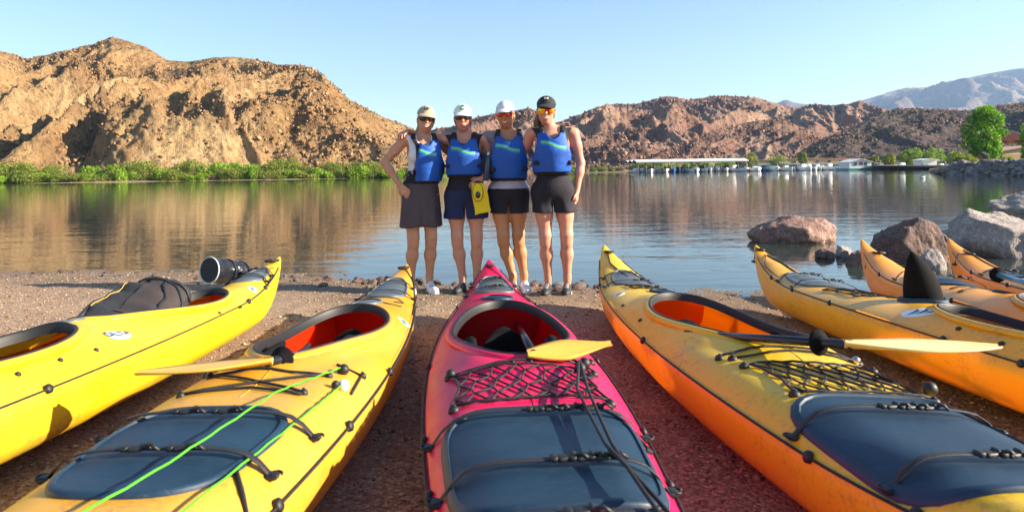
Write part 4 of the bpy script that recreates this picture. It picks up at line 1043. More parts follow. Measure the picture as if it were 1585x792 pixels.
K4 = Kayak('sea_kayak', 'golden yellow kayak with dark blue hatch and black deck net, right of the red one', M['deep_yellow'], M['inside_orange_glow'], (.74, 5.75), -.062, 5.5, .70, .50, [(2.62, .03, .66, .268, .05)], .07)
K4.hatch((4.16, -.015), .33, .252, 4.6, M['rubber'], [(3.99, (-.02, .03, .08)), (4.33, (-.02, .03))], -.06, over=.05)
K4.net(3.50, 3.80, -.20, .20, 5, 13)
for s, t in ((3.50, -.22), (3.50, .22), (3.81, -.2), (3.83, .2), (3.36, -.25), (3.40, -.22), (3.38, .24)): K4.fitting(s, t, .017)
K4.line([(3.34, -.25), (3.31, 0), (3.36, .24)], .006); K4.line([(3.40, -.22), (3.37, 0), (3.40, .22)], .006)
K4.ball(3.74, .25, .022, dz=.03); K4.ball(3.40, .22, .015, M['steel'])
K4.hatch((.95, 0), .26, .13, 2.6, M['rubber_grey'], [(.82, (.0,)), (1.10, (.02,))], .3)
K4.net(1.25, 1.42, -.10, .10, 3, 6); K4.hatch((1.60, .08), .10, .11, 2.0, M['rubber'], [], 0, .014, .006, name='day_hatch')
K4.perimeter(.30, 5.3, (.95, 2.75, 4.08, 4.42)); K4.toggle(.16); K4.line([(.15, .0), (.5, -.05), (.9, .0)], .007)
K4.line([(.75, -.14), (.95, -.16), (1.1, -.18)], .006); K4.decal(1.55, -.205, .05, .032, -.5); K4.seam(3.3, 3.9)
for s, t in ((1.95, -.27), (2.45, -.30), (3.2, -.04), (3.2, .02)): K4.fitting(s, t, .012, .008)

K5 = Kayak('sea_kayak', 'yellow kayak with a black neoprene hood standing in its day hatch', M['orange_yellow'], M['inside_orange_glow'], (1.98, 5.75), -.045, 5.4, .70, .50, [(3.05, .02, .62, .262, .10)], .16)
K5.hatch((1.10, .0), .34, .165, 2.8, M['rubber_grey'], [(.95, (.0, .05)), (1.25, (-.01, .04))], .25, dome=.02)
K5.net(1.62, 2.0, -.20, .12, 4, 8, skew=.12)
K5.perimeter(.25, 5.2, (.8, 1.3, 1.9, 2.9, 3.3)); K5.toggle(.10, -1); K5.line([(.25, .0), (.55, .02), (.85, .02)], .008); K5.line([(.22, .0), (.5, -.12), (.85, -.16)], .004)
K5.decal(2.55, -.235, .095, .05, .3); dh5 = K5.hatch((2.18, .03), .13, .125, 2.0, M['rubber'], [], 0, .025, -.012, name='day_hatch')
for s, t in ((2.9, -.30), (3.15, -.31)): K5.fitting(s, t, .013, .008)
K5.seam(1.4, 1.9)

K6 = Kayak('sea_kayak', 'orange kayak with a faint round emblem on the side of its upturned stern', M['orange'], M['inside_orange_glow'], (3.02, 6.05), .115, 5.3, .62, .52, [(3.0, .0, .56, .245, .15)], .16)
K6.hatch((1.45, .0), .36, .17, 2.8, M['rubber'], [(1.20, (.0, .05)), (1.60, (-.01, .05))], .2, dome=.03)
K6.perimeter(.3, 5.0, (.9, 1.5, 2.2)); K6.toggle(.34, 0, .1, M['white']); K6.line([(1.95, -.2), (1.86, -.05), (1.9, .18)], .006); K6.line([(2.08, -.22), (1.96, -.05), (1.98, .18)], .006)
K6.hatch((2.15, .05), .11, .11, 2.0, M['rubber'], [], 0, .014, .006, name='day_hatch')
K7 = Kayak('sea_kayak', 'rightmost orange kayak with a small black toggle hanging on its side', M['orange'], M['inside_orange_glow'], (3.86, 6.15), .18, 5.2, .62, .52, [(3.0, .0, .56, .245, .15)], .14)
K7.hatch((1.2, .0), .30, .15, 2.8, M['rubber'], [(1.05, (.0, .05)), (1.35, (-.01, .05))], .2)
K7.perimeter(.3, 5.0, (.9, 1.6)); K7.toggle(.42, -1, .06); K7.line([(.3, 0), (.9, .02)], .007)
# emblem on K6's left stern side
s_ = .42; mb = MB(); b_ = float(K6.half(s_)); zz = float(K6.zs(s_)) - .05
for r_, m_, dx_ in ((.030, 0, .0),):
    mb.sq((-b_ * .93, K6.y(s_), zz), (.006, .026, .036), 1.0, Matrix.Rotation(.25, 3, 'Y'), 16, 8)
mb.build('decal', M['decal_dark'], K6.root)
bpy.context.view_layer.update()
def kworld(k, s, t, dz=0.0): return k.root.matrix_world @ Vector(k.pt(s, t, dz))
# black neoprene hood in the day hatch of K5
hd = empty('neoprene_hood', kworld(K5, 2.18, .03, .02)); tag(hd, 'pointed black neoprene hood standing up on the fifth kayak', 'hood')
mb = MB(); G = []
for j in range(15):
    h = j / 14; r_ = .098 * (1 - h ** 2.2) ** .75 * (1 - .10 * h); cx_ = -.045 * h - .02 * h * h
    if j == 14: r_ = .004
    G.append([(cx_ + r_ * math.cos(a) * (1 + .06 * math.sin(3 * a + h * 4)), r_ * .8 * math.sin(a), h * .27 - .01) for a in np.linspace(0, 2 * math.pi, 25)[:-1]])
mb.grid(G, closed_v=True); mb.add(G[-1], [tuple(range(24))]); mb.build('cover', M['foam'], hd)
mb = MB(); mb.tube([(G[1][i][0] * 1.12, G[1][i][1] * 1.12, .006) for i in range(24)], .012, 6, True); mb.build('hem', M['rubber'], hd)
# green tow ropes lying on K2
def rope(name, pts, r, mat, label, cat, n=40):
    P_ = [Vector(p) for p in pts]; out = []
    for i in range(n + 1):
        f = i / n * (len(P_) - 1); j = min(int(f), len(P_) - 2); out.append(P_[j].lerp(P_[j + 1], f - j) + Vector((0, 0, .0015 * math.sin(i * 1.9))))
    c0 = out[0].copy(); mb = MB(); mb.tube([p - c0 for p in out], r, 7); o = mb.build(name, mat); o.location = c0; tag(o, label, cat); return o
rope('tow_rope', [kworld(K2, 2.79, .215, .02), kworld(K2, 3.2, .14, .045), kworld(K2, 3.7, .08, .04), kworld(K2, 4.3, .02, .05)], .0027, M['green_rope'], 'taut green rope from the black ball across the faded yellow kayak hatch', 'rope')
rope('tow_rope', [kworld(K2, 2.95, .25, .015), kworld(K2, 3.15, .235, .012), kworld(K2, 3.7, .19, .02), kworld(K2, 4.3, .15, .03)], .0027, M['green_rope'], 'green rope from the white ball along the right edge of the faded yellow kayak', 'rope')
# paddles
def paddle(name, a, b, end_dir, label, bladem, shaftm, blade_at='b', bl=.46, bw=.085, face=(0, 0, 1), cup=.02, rings=(.86,), both=False, taper=0.0):
    a, b = Vector(a), Vector(b); d = (b - a).normalized(); rt = empty(name, (a + b) / 2); c0 = (a + b) / 2; tag(rt, label, 'paddle')
    mb = MB(); mb.tube([a - c0, b - c0], .0155, 14); mb.build('shaft', shaftm, rt)
    for f in rings:
        p = a.lerp(b, f) - c0; mb = MB(); R = d.to_track_quat('Z', 'Y').to_matrix(); mb.lathe([(.016, -.022), (.024, -.018), (.024, -.01), (.042, -.006), (.044, 0), (.042, .006), (.024, .01), (.024, .018), (.016, .022)], p, 18, R); mb.build('drip_ring', M['foam'], rt)
    def blade(o, dr):
        fz = Vector(face); dr = Vector(dr).normalized(); w = dr.cross(fz).normalized(); nz = w.cross(dr).normalized(); G = []
        for i in range(15):
            t_ = i / 14; wd = bw * (math.sin(math.pi * min(1, (.10 + .9 * t_)) ** .95) ** .6 if t_ < .995 else .12) * (.45 + .55 * min(1, t_ * 2.2))
            wd *= 1 - taper * t_; wd = max(wd, .013); row = []
            for sd in (1, -1):
                for j in range(7):
                    g = (-1 + j / 3) * sd; th = .0035 + .010 * (1 - abs(g)) ** 2 * (1 - t_)
                    q = o + dr * (t_ * bl - .02) + w * (g * wd - .014 * t_ * (1 if False else 0)) + nz * (cup * t_ * t_ * 1.6 + cup * g * g * .6 + th * sd)
                    row.append(q - c0)
            G.append(row)
        m = MB(); m.grid(G, closed_v=True); m.add(G[0], [tuple(range(14))]); m.add(G[-1], [tuple(range(13, -1, -1))]); m.build('blade', bladem, rt)
    blade(b, end_dir or d)
    return rt
pa, pb = onz(1062, 517, .34), kworld(K4, 3.30, .50, .0)
pb = Vector(onz(1318, 533, .545)); paddle('paddle', Vector(onz(1062, 516, .43)), pb, (1, -.10, -.06), 'black paddle laid across the golden yellow kayak with a cream blade pointing right', M['blade'], M['shaft'], bl=.46, bw=.075, face=(0.1, -.02, 1), cup=.012, rings=(.84,))
paddle('paddle', Vector(onz(557, 535, .40)), Vector(onz(412, 560, .50)), (-1, -.12, -.10), 'black paddle resting on the faded yellow kayak with a yellow blade pointing left', M['blade_y'], M['shaft'], bl=.42, bw=.055, face=(-.1, .02, 1), cup=.012, rings=(.86,))
paddle('paddle', Vector(onz(800, 500, .22)), Vector(onz(826, 548, .49)), (.95, .14, .03), 'paddle in the red cockpit with only its yellow blade showing over the rim', M['blade_y'], M['shaft'], bl=.29, bw=.085, face=(-.25, -.38, 1), cup=.008, rings=(), taper=.72)
paddle('paddle', Vector(onz(1540, 424, .46)), Vector(onz(1625, 448, .50)), None, 'blue shafted paddle on the orange kayak at the right edge', M['blade'], M['shaft_blue'], rings=(.06,))
# bags on K1
M['bag'] = simple('black_bag_fabric', (.022, .022, .024), .75, .35, 9, .6, 35, bdist=.01)
M['bag_brown'] = simple('dark_mesh_fabric', (.040, .030, .026), .7, .3, 12, .5, 90)
M['bag_rim'] = simple('pale_bag_rim', (.55, .55, .55), .5)
M['pvc'] = simple('shiny_black_pvc', (.014, .016, .022), .28, .3, 8, .7, 14, bdist=.02)
def lumpy(G, amp, sc, seed):
    out = []
    for row in G:
        out.append([tuple(Vector(p) + Vector((1, 1, 1)) * 0 + (Vector(p) - Vector((0, 0, .05))).normalized() * amp * mnoise.fractal(Vector(p) * sc + Vector((seed, 0, 0)), 1, 2, 3)) for p in row])
    return out
bc = kworld(K1, 1.74, -.06, -.02); bg_ = empty('gear_bag', bc, .12); tag(bg_, 'slumped black and brown gear bag filling the rear cockpit of the left kayak', 'bag')
def bag_ring(y, grow=0.0):
    q = (y + .40) / .80; h = .040 + .078 * float(sstep(.0, .75, q)) - .03 * float(sstep(.86, 1.0, q)); w = .10 + .085 * math.sin(math.pi * min(1, q * .8 + .18)); out = []
    for a in np.linspace(0, 2 * math.pi, 33)[:-1]:
        cs, sn = math.cos(a), math.sin(a); f = lambda v, e: math.copysign(abs(v) ** e, v)
        x, z = (w + grow) * f(cs, .7) - .03 * max(0, sn), (h + grow) * f(sn, .85) if sn > 0 else .07 * sn
        n_ = mnoise.fractal(Vector((x * 7, y * 7, z * 7)), 1, 2, 3) * .016 + .006 * math.sin(y * 38 + 3 * x / .1) * max(0, sn)
        out.append((x * (1 + n_ * 3), y, z * (1 + n_ * 2) + n_))
    return out
G = [bag_ring(y) for y in np.linspace(-.40, .40, 26)]
mb = MB(); mb.grid(G, closed_v=True); mb.add(G[0], [tuple(range(32))]); mb.add(G[-1], [tuple(range(31, -1, -1))]); mb.build('body', M['bag'], bg_)
G = [bag_ring(y, .005)[1:9] for y in np.linspace(-.26, .20, 14)]
mb = MB(); mb.grid(G); mb.build('mesh_panel', M['bag_brown'], bg_)
for ya, ia, yb, ib in ((-.34, 2, .26, 7), (.24, 0, .24, 12), (.24, 9, .02, 0), (-.36, 12, .3, 12)):
    mb = MB(); mb.tube([bag_ring(ya + (yb - ya) * q, .008)[int(round(ia + (ib - ia) * q)) % 32] for q in np.linspace(0, 1, 9)], .007, 6); mb.build('strap', M['strap'], bg_)
mb = MB(); mb.tube([bag_ring(y, .005)[11] for y in np.linspace(-.2, .3, 14)], .002, 6); mb.build('piping', M['blade_y'], bg_)
c1 = Vector(at(324, 418, 4.62)); dd = Vector(at(392, 417, 4.98)); tb = empty('roll_top_bag', c1); tag(tb, 'shiny black roll-top dry bag with a pale rimmed end on the left kayak', 'bag')
ax = (dd - c1); ln = .36; ax.normalize(); R = ax.to_track_quat('Z', 'Y').to_matrix(); G = []
for j in range(22):
    t_ = j / 21; r_ = .088 * (1 - .10 * t_) * (1 - .25 * max(0, t_ - .8) / .2); G.append([R @ Vector((r_ * math.cos(a), r_ * (1 - .25 * t_) * math.sin(a) - .02 * t_, t_ * ln)) for a in np.linspace(0, 2 * math.pi, 29)[:-1]])
G2 = []
for j, row in enumerate(G):
    G2.append([p + (p - R @ Vector((0, 0, j / 21 * ln))).normalized() * .020 * mnoise.fractal(p * 11, 1, 2, 3) * min(1, j / 5) for p in row])
mb = MB(); mb.grid(G2, closed_v=True); mb.add(G2[-1], [tuple(range(28))]); mb.build('body', M['pvc'], tb)
mb = MB(); mb.add(G2[0], [tuple(range(27, -1, -1))]); mb.build('end_panel', M['bag'], tb)
mb = MB(); mb.tube(G2[0], .005, 6, True); mb.build('rim', M['bag_rim'], tb)
for q in (.45, .8):
    j = int(q * 21); mb = MB(); mb.tube([p + (p - R @ Vector((0, 0, j / 21 * ln))).normalized() * .004 for p in G2[j]], .0045, 5, True); mb.build('strap', M['strap'], tb)
mb = MB(); e_ = R @ Vector((.0, -.02, ln)); mb.sq(e_ + Vector((.02, .02, -.02)), (.07, .025, .028), .6, Matrix.Rotation(.2, 3, 'Z')); mb.tube([e_, e_ + Vector((.05, .04, -.02)), e_ + Vector((.10, .03, -.06))], .012, 6); mb.build('rolled_top', M['pvc'], tb)
# ---------------------------------------------------------------- people: distance fields meshed as one continuous skin each, clothes as shells over it
def rc(a, b, r1, r2): return ('c', np.array(a, float), np.array(b, float), r1, r2)
def el(c, r, rot=None): return ('e', np.array(c, float), np.array(r, float), rot, 0)
def sd(pr, P):
    if pr[0] == 'c':
        a, b, r1, r2 = pr[1:5]; ba = b - a; L2 = max(ba @ ba, 1e-9); h = np.clip(((P - a) @ ba) / L2, 0, 1)
        return np.linalg.norm(P - a - h[..., None] * ba, axis=-1) - (r1 + (r2 - r1) * h)
    c, r, rot, _ = pr[1:5]; Q = P - c
    if rot is not None: Q = Q @ rot
    k0 = np.linalg.norm(Q / r, axis=-1); k1 = np.linalg.norm(Q / (r * r), axis=-1)
    return k0 * (k0 - 1) / np.maximum(k1, 1e-6)
def rotm(axis, deg): return np.array(Matrix.Rotation(math.radians(deg), 3, axis))
class Field:
    def __init__(f, lo, hi, h):
        f.lo = np.array(lo, float); f.h = h; f.n = np.maximum(np.ceil((np.array(hi) - f.lo) / h).astype(int) + 1, 3)
        ax = [f.lo[i] + h * np.arange(f.n[i]) for i in range(3)]
        f.P = np.stack(np.meshgrid(*ax, indexing='ij'), -1).astype(np.float32)
    def eval(f, prims, k=.03):
        D = np.full(f.n, .3, np.float32)
        for p in prims:
            if p[0] == 'c': r = max(p[3], p[4]); lo = np.minimum(p[1], p[2]) - r; hi = np.maximum(p[1], p[2]) + r
            else: r = p[2].max(); lo = p[1] - r; hi = p[1] + r
            m = .13; i0 = np.clip(np.floor((lo - m - f.lo) / f.h).astype(int), 0, f.n); i1 = np.clip(np.ceil((hi + m - f.lo) / f.h).astype(int) + 1, 0, f.n)
            if (i1 <= i0).any(): continue
            sl_ = tuple(slice(a, b) for a, b in zip(i0, i1)); d = sd(p, f.P[sl_]); kk = p[5] if len(p) > 5 else k
            a = D[sl_]; h = np.maximum(kk - np.abs(a - d), 0) / kk; D[sl_] = np.minimum(a, d) - h * h * kk * .25
        return D
def nets(D, lo, h):
    "surface nets: vertices and quads of the zero level"
    D = D.copy(); D[0], D[-1], D[:, 0], D[:, -1], D[:, :, 0], D[:, :, -1] = (np.maximum(x, 1e-3) for x in (D[0], D[-1], D[:, 0], D[:, -1], D[:, :, 0], D[:, :, -1]))
    ins = D < 0; n = np.array(D.shape); acc = np.zeros((*(n - 1), 3), np.float32); cnt = np.zeros(n - 1, np.float32); edges = []
    for ax in range(3):
        s0 = [slice(None)] * 3; s1 = [slice(None)] * 3; s0[ax] = slice(0, -1); s1[ax] = slice(1, None)
        a, b = D[tuple(s0)], D[tuple(s1)]; ia, ib = ins[tuple(s0)], ins[tuple(s1)]
        idx = np.argwhere(ia != ib); av = a[tuple(idx.T)]; bv = b[tuple(idx.T)]; t = av / (av - bv)
        pt = idx.astype(np.float32); pt[:, ax] += t; edges.append((idx, ia[tuple(idx.T)]))
        o1, o2 = [q for q in range(3) if q != ax]
        for d1 in (0, -1):
            for d2 in (0, -1):
                c = idx.copy(); c[:, o1] += d1; c[:, o2] += d2
                ok = ((c >= 0) & (c < n - 1)).all(1); cc = tuple(c[ok].T)
                np.add.at(acc, cc, pt[ok]); np.add.at(cnt, cc, 1)
    act = cnt > 0; vid = np.full(n - 1, -1); vid[act] = np.arange(act.sum()); V = acc[act] / cnt[act][:, None] * h + lo; F = []
    for ax in range(3):
        idx, ia = edges[ax]; o1, o2 = (ax + 1) % 3, (ax + 2) % 3
        ok = (idx[:, o1] > 0) & (idx[:, o2] > 0) & (idx[:, o1] < n[o1] - 1) & (idx[:, o2] < n[o2] - 1); idx, ia = idx[ok], ia[ok]; q = []
        for d1, d2 in ((0, 0), (-1, 0), (-1, -1), (0, -1)):
            c = idx.copy(); c[:, o1] += d1; c[:, o2] += d2; q.append(vid[tuple(c.T)])
        q = np.stack(q, 1); q[~ia] = q[~ia][:, ::-1]; F.append(q)
    return V, np.concatenate(F)
def smooth_mesh(V, F, it=2):
    for lam in [.5, -.52] * it:
        acc = np.zeros_like(V); c = np.zeros(len(V)); 
        for a, b in ((0, 1), (1, 2), (2, 3), (3, 0)):
            np.add.at(acc, F[:, a], V[F[:, b]]); np.add.at(c, F[:, a], 1); np.add.at(acc, F[:, b], V[F[:, a]]); np.add.at(c, F[:, b], 1)
        V = V + lam * (acc / np.maximum(c, 1)[:, None] - V)
    return V
def sdf_obj(name, D, f, mat, parent, it=1):
    V, F = nets(D, f.lo, f.h)
    if len(V) == 0: return None
    return np_mesh(name, smooth_mesh(V, F, it), F, mat, parent)
def skin_mat(name, c):
    t = NT(name); v = t.coord(); n = t.noise(v, 9, 4)
    t.base(t.mix(n, tuple(x * .88 for x in c), tuple(min(1, x * 1.1) for x in c))); t.set(Roughness=.48)
    t.p.inputs['Subsurface Weight'].default_value = .12; t.p.inputs['Subsurface Radius'].default_value = (.02, .008, .004); t.p.inputs['Subsurface Scale'].default_value = .5
    return t.m
M['skin_a'] = skin_mat('light_tan_skin', (.56, .27, .155)); M['skin_b'] = skin_mat('fair_skin', (.58, .27, .18)); M['skin_c'] = skin_mat('tanned_skin', (.50, .225, .10)); M['skin_d'] = skin_mat('rosy_skin', (.60, .27, .175))
M['lip'] = simple('lips', (.42, .08, .07), .4); M['teeth'] = simple('teeth', (.80, .78, .72), .3, .03)
def fabric(name, c, var=.2, rough=.85): return simple(name, c, rough, var, 7, .5, 45, bdist=.006)
M['cap_khaki'] = fabric('khaki_cap_cloth', (.42, .35, .24)); M['cap_white'] = fabric('white_cap_cloth', (.74, .76, .76), .06); M['cap_grey'] = fabric('pale_grey_cap_cloth', (.56, .60, .64), .08); M['cap_black'] = fabric('black_cap_cloth', (.018, .020, .024))
M['hair_blond'] = simple('blond_hair', (.42, .27, .12), .5, .4, 30, .6, 90); M['hair_brown'] = simple('brown_hair', (.10, .05, .025), .5, .4, 30, .6, 90)
M['lens'] = simple('dark_lens', (.012, .010, .012), .06, .2); M['frame'] = simple('dark_frame', (.015, .012, .012), .3)
M['tank_white'] = fabric('white_tank_cloth', (.76, .74, .76), .05); M['tee_grey'] = fabric('heather_grey_cloth', (.20, .20, .24)); M['hem_lilac'] = fabric('lilac_grey_cloth', (.40, .38, .50)); M['tank_black'] = fabric('black_tank_cloth', (.018, .018, .024))
M['skirt'] = fabric('plum_grey_skirt_cloth', (.078, .056, .066)); M['navy'] = fabric('navy_shorts_cloth', (.012, .020, .075)); M['short_black'] = fabric('black_shorts_cloth', (.012, .011, .020))
M['vest_black'] = fabric('black_vest_lining', (.014, .016, .022)); M['shoe_white'] = simple('white_shoe', (.70, .68, .70), .6); M['shoe_black'] = simple('black_shoe', (.02, .022, .028), .6); M['sole'] = simple('pale_sole', (.62, .60, .55), .7); M['pouch'] = fabric('yellow_pouch_cloth', (.78, .58, .015), .12); M['green_print'] = simple('green_print', (.01, .22, .07), .6)
def mirror_lens(name, c1, c2):
    t = NT(name); v = t.coord((1, 1, 1), 'Generated'); s_ = t.n('ShaderNodeSeparateXYZ'); t.l(v, s_.inputs[0])
    t.base(t.ramp(s_.outputs[0], [(0, c1), (.35, c1), (.5, c2), (.68, c2), (1, c1)])); t.set(Roughness=.12, Metallic=.6); return t.m
M['lens_orange'] = mirror_lens('orange_mirror_lens', (.85, .42, .01), (.55, .04, .02)); M['lens_red'] = mirror_lens('red_mirror_lens', (.40, .03, .02), (.60, .05, .03))
def vest_mat():
    t = NT('blue_vest_cloth'); v = t.coord(); s_ = t.n('ShaderNodeSeparateXYZ'); t.l(v, s_.inputs[0]); x, z = s_.outputs[0], s_.outputs[2]
    n = t.noise(v, 9, 3); base = t.mix(n, (.001, .055, .34), (.002, .105, .50))
    q = t.math('ADD', z, t.math('MULTIPLY', t.math('ARCTANGENT', t.math('MULTIPLY', x, 26)), .020))     # wave across the chest
    def band(lo, hi): return t.math('MULTIPLY', t.math('GREATER_THAN', q, lo), t.math('LESS_THAN', q, hi))
    xs_ = t.math('LESS_THAN', t.math('ABSOLUTE', t.math('SUBTRACT', x, .00)), .105)
    c = t.mix(t.math('MULTIPLY', band(1.265, 1.2755), xs_), base, (.22, .66, .03)); c = t.mix(t.math('MULTIPLY', band(1.2795, 1.287), xs_), c, (.06, .45, .70)); c = t.mix(t.math('MULTIPLY', band(1.251, 1.259), xs_), c, (.02, .28, .45))
    t.base(c); t.set(Roughness=.6); t.bump(t.math('ADD', t.noise(v, 16, 3), t.math('MULTIPLY', t.noise(v, 120, 2), .2)), .45, .012); return t.m
M['vest_blue'] = vest_mat()
def arm_prims(S, E, Wp, tipdir, curl, side, k=.02, palm_n=None):
    S, E, Wp = map(np.array, (S, E, Wp)); fd = (Wp - E) / np.linalg.norm(Wp - E); o = []
    o += [rc(S, S + (E - S) * .45, .050, .043), rc(S + (E - S) * .40, E, .043, .034), rc(E, E + (Wp - E) * .35, .034, .036), rc(E + (Wp - E) * .3, Wp, .036, .0235)]
    td = np.array(tipdir, float); td /= np.linalg.norm(td); pn = np.array(palm_n if palm_n is not None else (0, 1, 0), float); pn -= td * (pn @ td); pn /= np.linalg.norm(pn); wd = np.cross(td, pn)
    hand = []; pc = Wp + td * .045
    for q in (-.024, -.008, .008, .024): hand.append(('c', Wp + td * .012 + wd * q * .55, Wp + td * .082 + wd * q * 1.25, .0135, .0115, .012))
    for i, q in enumerate((-.030, -.010, .010, .029)):
        ln = (.066, .076, .071, .055)[i]; b0 = Wp + td * (.082 - .004 * abs(i - 1.4)) + wd * q; d1 = td * math.cos(curl * .5) + pn * math.sin(curl * .5); d2 = td * math.cos(curl * 1.3) + pn * math.sin(curl * 1.3); sp_ = wd * (q * .22)
        m1 = b0 + (d1 + sp_) * ln * .52; hand += [('c', b0, m1, .0092, .0082, .006), ('c', m1, m1 + (d2 + sp_) * ln * .5, .0082, .0066, .006)]
    tb = Wp + td * .028 + wd * (-.020) * 1.0; t1 = tb + (td * .65 - wd * .75) * .042 + pn * .008; hand += [('c', tb, t1, .0125, .010, .010), ('c', t1, t1 + (td * .9 - wd * .25 + pn * .2) * .032, .010, .0075, .006)]
    return o, hand
def person(label, loc, s, rz, cfg):
    root = empty('person', loc, rz); root.scale = (s, s, s); tag(root, label, 'person', 'four women standing arm in arm')
    hx = cfg.get('hx', 0); lean = cfg.get('lean', 0); hd = np.array((hx, -.015, 1.565)); ht = cfg.get('tilt', 0); hy = cfg.get('turn', 0)
    RH = rotm('Y', ht) @ rotm('Z', hy)
    H = lambda x, y, z: hd + RH @ np.array((x, y, z))
    hipx = cfg.get('hip', 0); sx = cfg.get('shx', 0)
    head = [el(H(0, .008, .035), (.074, .092, .085), RH), el(H(0, -.012, -.035), (.060, .068, .078), RH), el(H(0, -.040, -.088), (.030, .028, .024), RH), rc(H(0, -.088, .012), H(0, -.104, -.026), .011, .0145), el(H(.0, -.075, -.062), (.026, .016, .018), RH),
            el(H(.030, -.070, -.022), (.024, .018, .018), RH), el(H(-.030, -.070, -.022), (.024, .018, .018), RH), el(H(.074, .012, -.005), (.010, .020, .030), RH), el(H(-.074, .012, -.005), (.010, .020, .030), RH)]
    head = [(*p, .016) if p[0] == 'c' else ('e', p[1], p[2], p[3], 0, .016) for p in head]
    neck = [rc((sx * .7, .022, 1.38), hd + np.array((0, .018, -.05)), .053, .050)]
    torso = [el((sx, .01, 1.27), (.150, .105, .155)), el((sx * .7, .012, 1.12), (.128, .092, .14)), el((sx * .5 + hipx * .4, .010, 1.02), (.124, .092, .10)), el((hipx, .015, .90), (.160, .118, .125)), el((hipx + .075, .055, .87), (.085, .085, .095)), el((hipx - .075, .055, .87), (.085, .085, .095)),
             el((sx + .068, -.072, 1.245), (.066, .052, .062)), el((sx - .068, -.072, 1.245), (.066, .052, .062)), rc((sx - .02, .022, 1.40), (sx - .150, .020, 1.385), .050, .046), rc((sx + .02, .022, 1.40), (sx + .150, .020, 1.385), .050, .046)]
    legs = []; feet = []
    for i, (hpx, kn, an, toe) in enumerate(cfg['legs']):
        hp = np.array((hipx + hpx, .015, .875)); kn = np.array(kn); an = np.array(an); toe = np.array(toe)
        legs += [rc(hp, hp + (kn - hp) * .5, .090, .070), rc(hp + (kn - hp) * .45, kn + (0, .0, .04), .072, .052), rc(kn + (0, -.006, .03), kn + (0, -.004, -.03), .051, .046), rc(kn + (0, .006, -.02), kn + (an - kn) * .35 + (0, .016, 0), .047, .053), rc(kn + (an - kn) * .33 + (0, .016, 0), an + (0, .004, .05), .052, .030), rc(an + (0, .004, .06), an, .030, .032)]
        fdir = toe - an; feet.append((an, toe)); legs += [rc(an + (0, .02, -.045), toe * .75 + an * .25 + (0, 0, -.01), .030, .026)]
    arms = []; hands = []
    for a in cfg['arms']: o, h = arm_prims(*a); arms += o; hands += h
    skin = head + neck + torso + legs + arms
    pts = np.array([p[1] for p in skin + hands]); lo = pts.min(0) - .13; hi = pts.max(0) + .13; lo[2] = -.02
    f = Field(lo, hi, .0072); D = f.eval(skin, .028)
    Dh = f.eval(hands, .008); k = .014; h_ = np.maximum(k - np.abs(D - Dh), 0) / k; D2 = np.minimum(D, Dh) - h_ * h_ * k * .25
    body = sdf_obj('body', D2, f, cfg['skin'], root, 1)
    def sub(lo_, hi_, h=.0075): return Field(lo_, hi_, h)
    # --- clothes
    TB = ((sx - .27, -.24, .50), (sx + .27, .26, 1.50)); g = sub(*TB); T = g.eval(torso, .03); X, Y, Z = g.P[..., 0], g.P[..., 1], g.P[..., 2]
    TL = g.eval(torso + legs, .03); TN = g.eval(torso + neck, .03)
    ball = lambda c, r: np.linalg.norm((g.P - np.array(c)) / np.array(r), axis=-1) * min(r) - min(r)
    wr = .003 * np.sin(Z * 60 + X * 30) * np.cos(X * 45 - Z * 20)
    def clip(d, *more):
        for m in more: d = np.maximum(d, m)
        return d
    arml, armr = ball((sx - .205, .01, 1.31), (.075, .16, .115)), ball((sx + .205, .01, 1.31), (.075, .16, .115))
    neckhole = ball((sx, -.075, 1.43), (.072, .12, .095))
    top = cfg['top']
    if top[0] == 'tank': sdf_obj('tank_top', clip(TN - .007 - wr * .5, Z - 1.425, top[2] - Z, -arml, -armr, -neckhole), g, top[1], root)
    else:
        ga = sub((sx - .34, -.24, .85), (sx + .34, .26, 1.50)); arm_up = arms; XA, ZA = ga.P[..., 0], ga.P[..., 2]
        d = ga.eval(torso + neck + [p for p in arm_up], .03) - .010 - .003 * np.sin(ZA * 70 + XA * 40)
        nh = np.linalg.norm((ga.P - np.array((sx, -.06, 1.43))) / np.array((.075, .12, .085)), axis=-1) * .075 - .075
        d = np.maximum.reduce([d, top[2] - ZA, ZA - 1.435, -nh, np.abs(XA - sx) - .245, np.where(np.abs(XA - sx) > .175, 1.19 - ZA, -1)]); sdf_obj('t_shirt', d, ga, top[1], root)
        if len(top) > 3: sdf_obj('shirt_hem', clip(TL - .016 - wr, Z - 1.0, top[2] - .012 - Z), g, top[3], root)
    bt = cfg['bottom']; gb = sub((hipx - .30, -.25, .50), (hipx + .30, .28, 1.06)); XB, YB, ZB = gb.P[..., 0] - hipx, gb.P[..., 1], gb.P[..., 2]
    if bt[0] == 'skirt':
        fl = np.clip((1.0 - ZB) / .42, 0, 1); rx = .160 + .036 * fl ** .7; ry = .132 + .030 * fl ** .6; ang = np.arctan2(YB, XB)
        rr_ = np.sqrt((XB / rx) ** 2 + ((YB - .02) / ry) ** 2); d = (rr_ - 1) * .12 - .007 * fl * np.cos(ang * 9 + 1.3) - .008 * fl * np.sin(ang * 4); inner = (rr_ - .93) * .12
        d = np.maximum.reduce([d, bt[2] + .012 * np.sin(ang * 3) - ZB, ZB - bt[3]])
    else:
        d = gb.eval(torso + legs, .035); drop = np.clip((.90 - ZB) / .2, 0, 1); d = d - .012 - bt[4] * drop - .004 * drop * np.sin(XB * 55 + ZB * 20)
        gap = (.003 + .10 * np.clip(.80 - ZB, 0, 1)) - np.abs(XB); d = np.maximum.reduce([d, bt[2] + .02 * np.abs(XB) - ZB, ZB - bt[3], np.where(ZB < .80, gap, -1)])
        arm_d = None
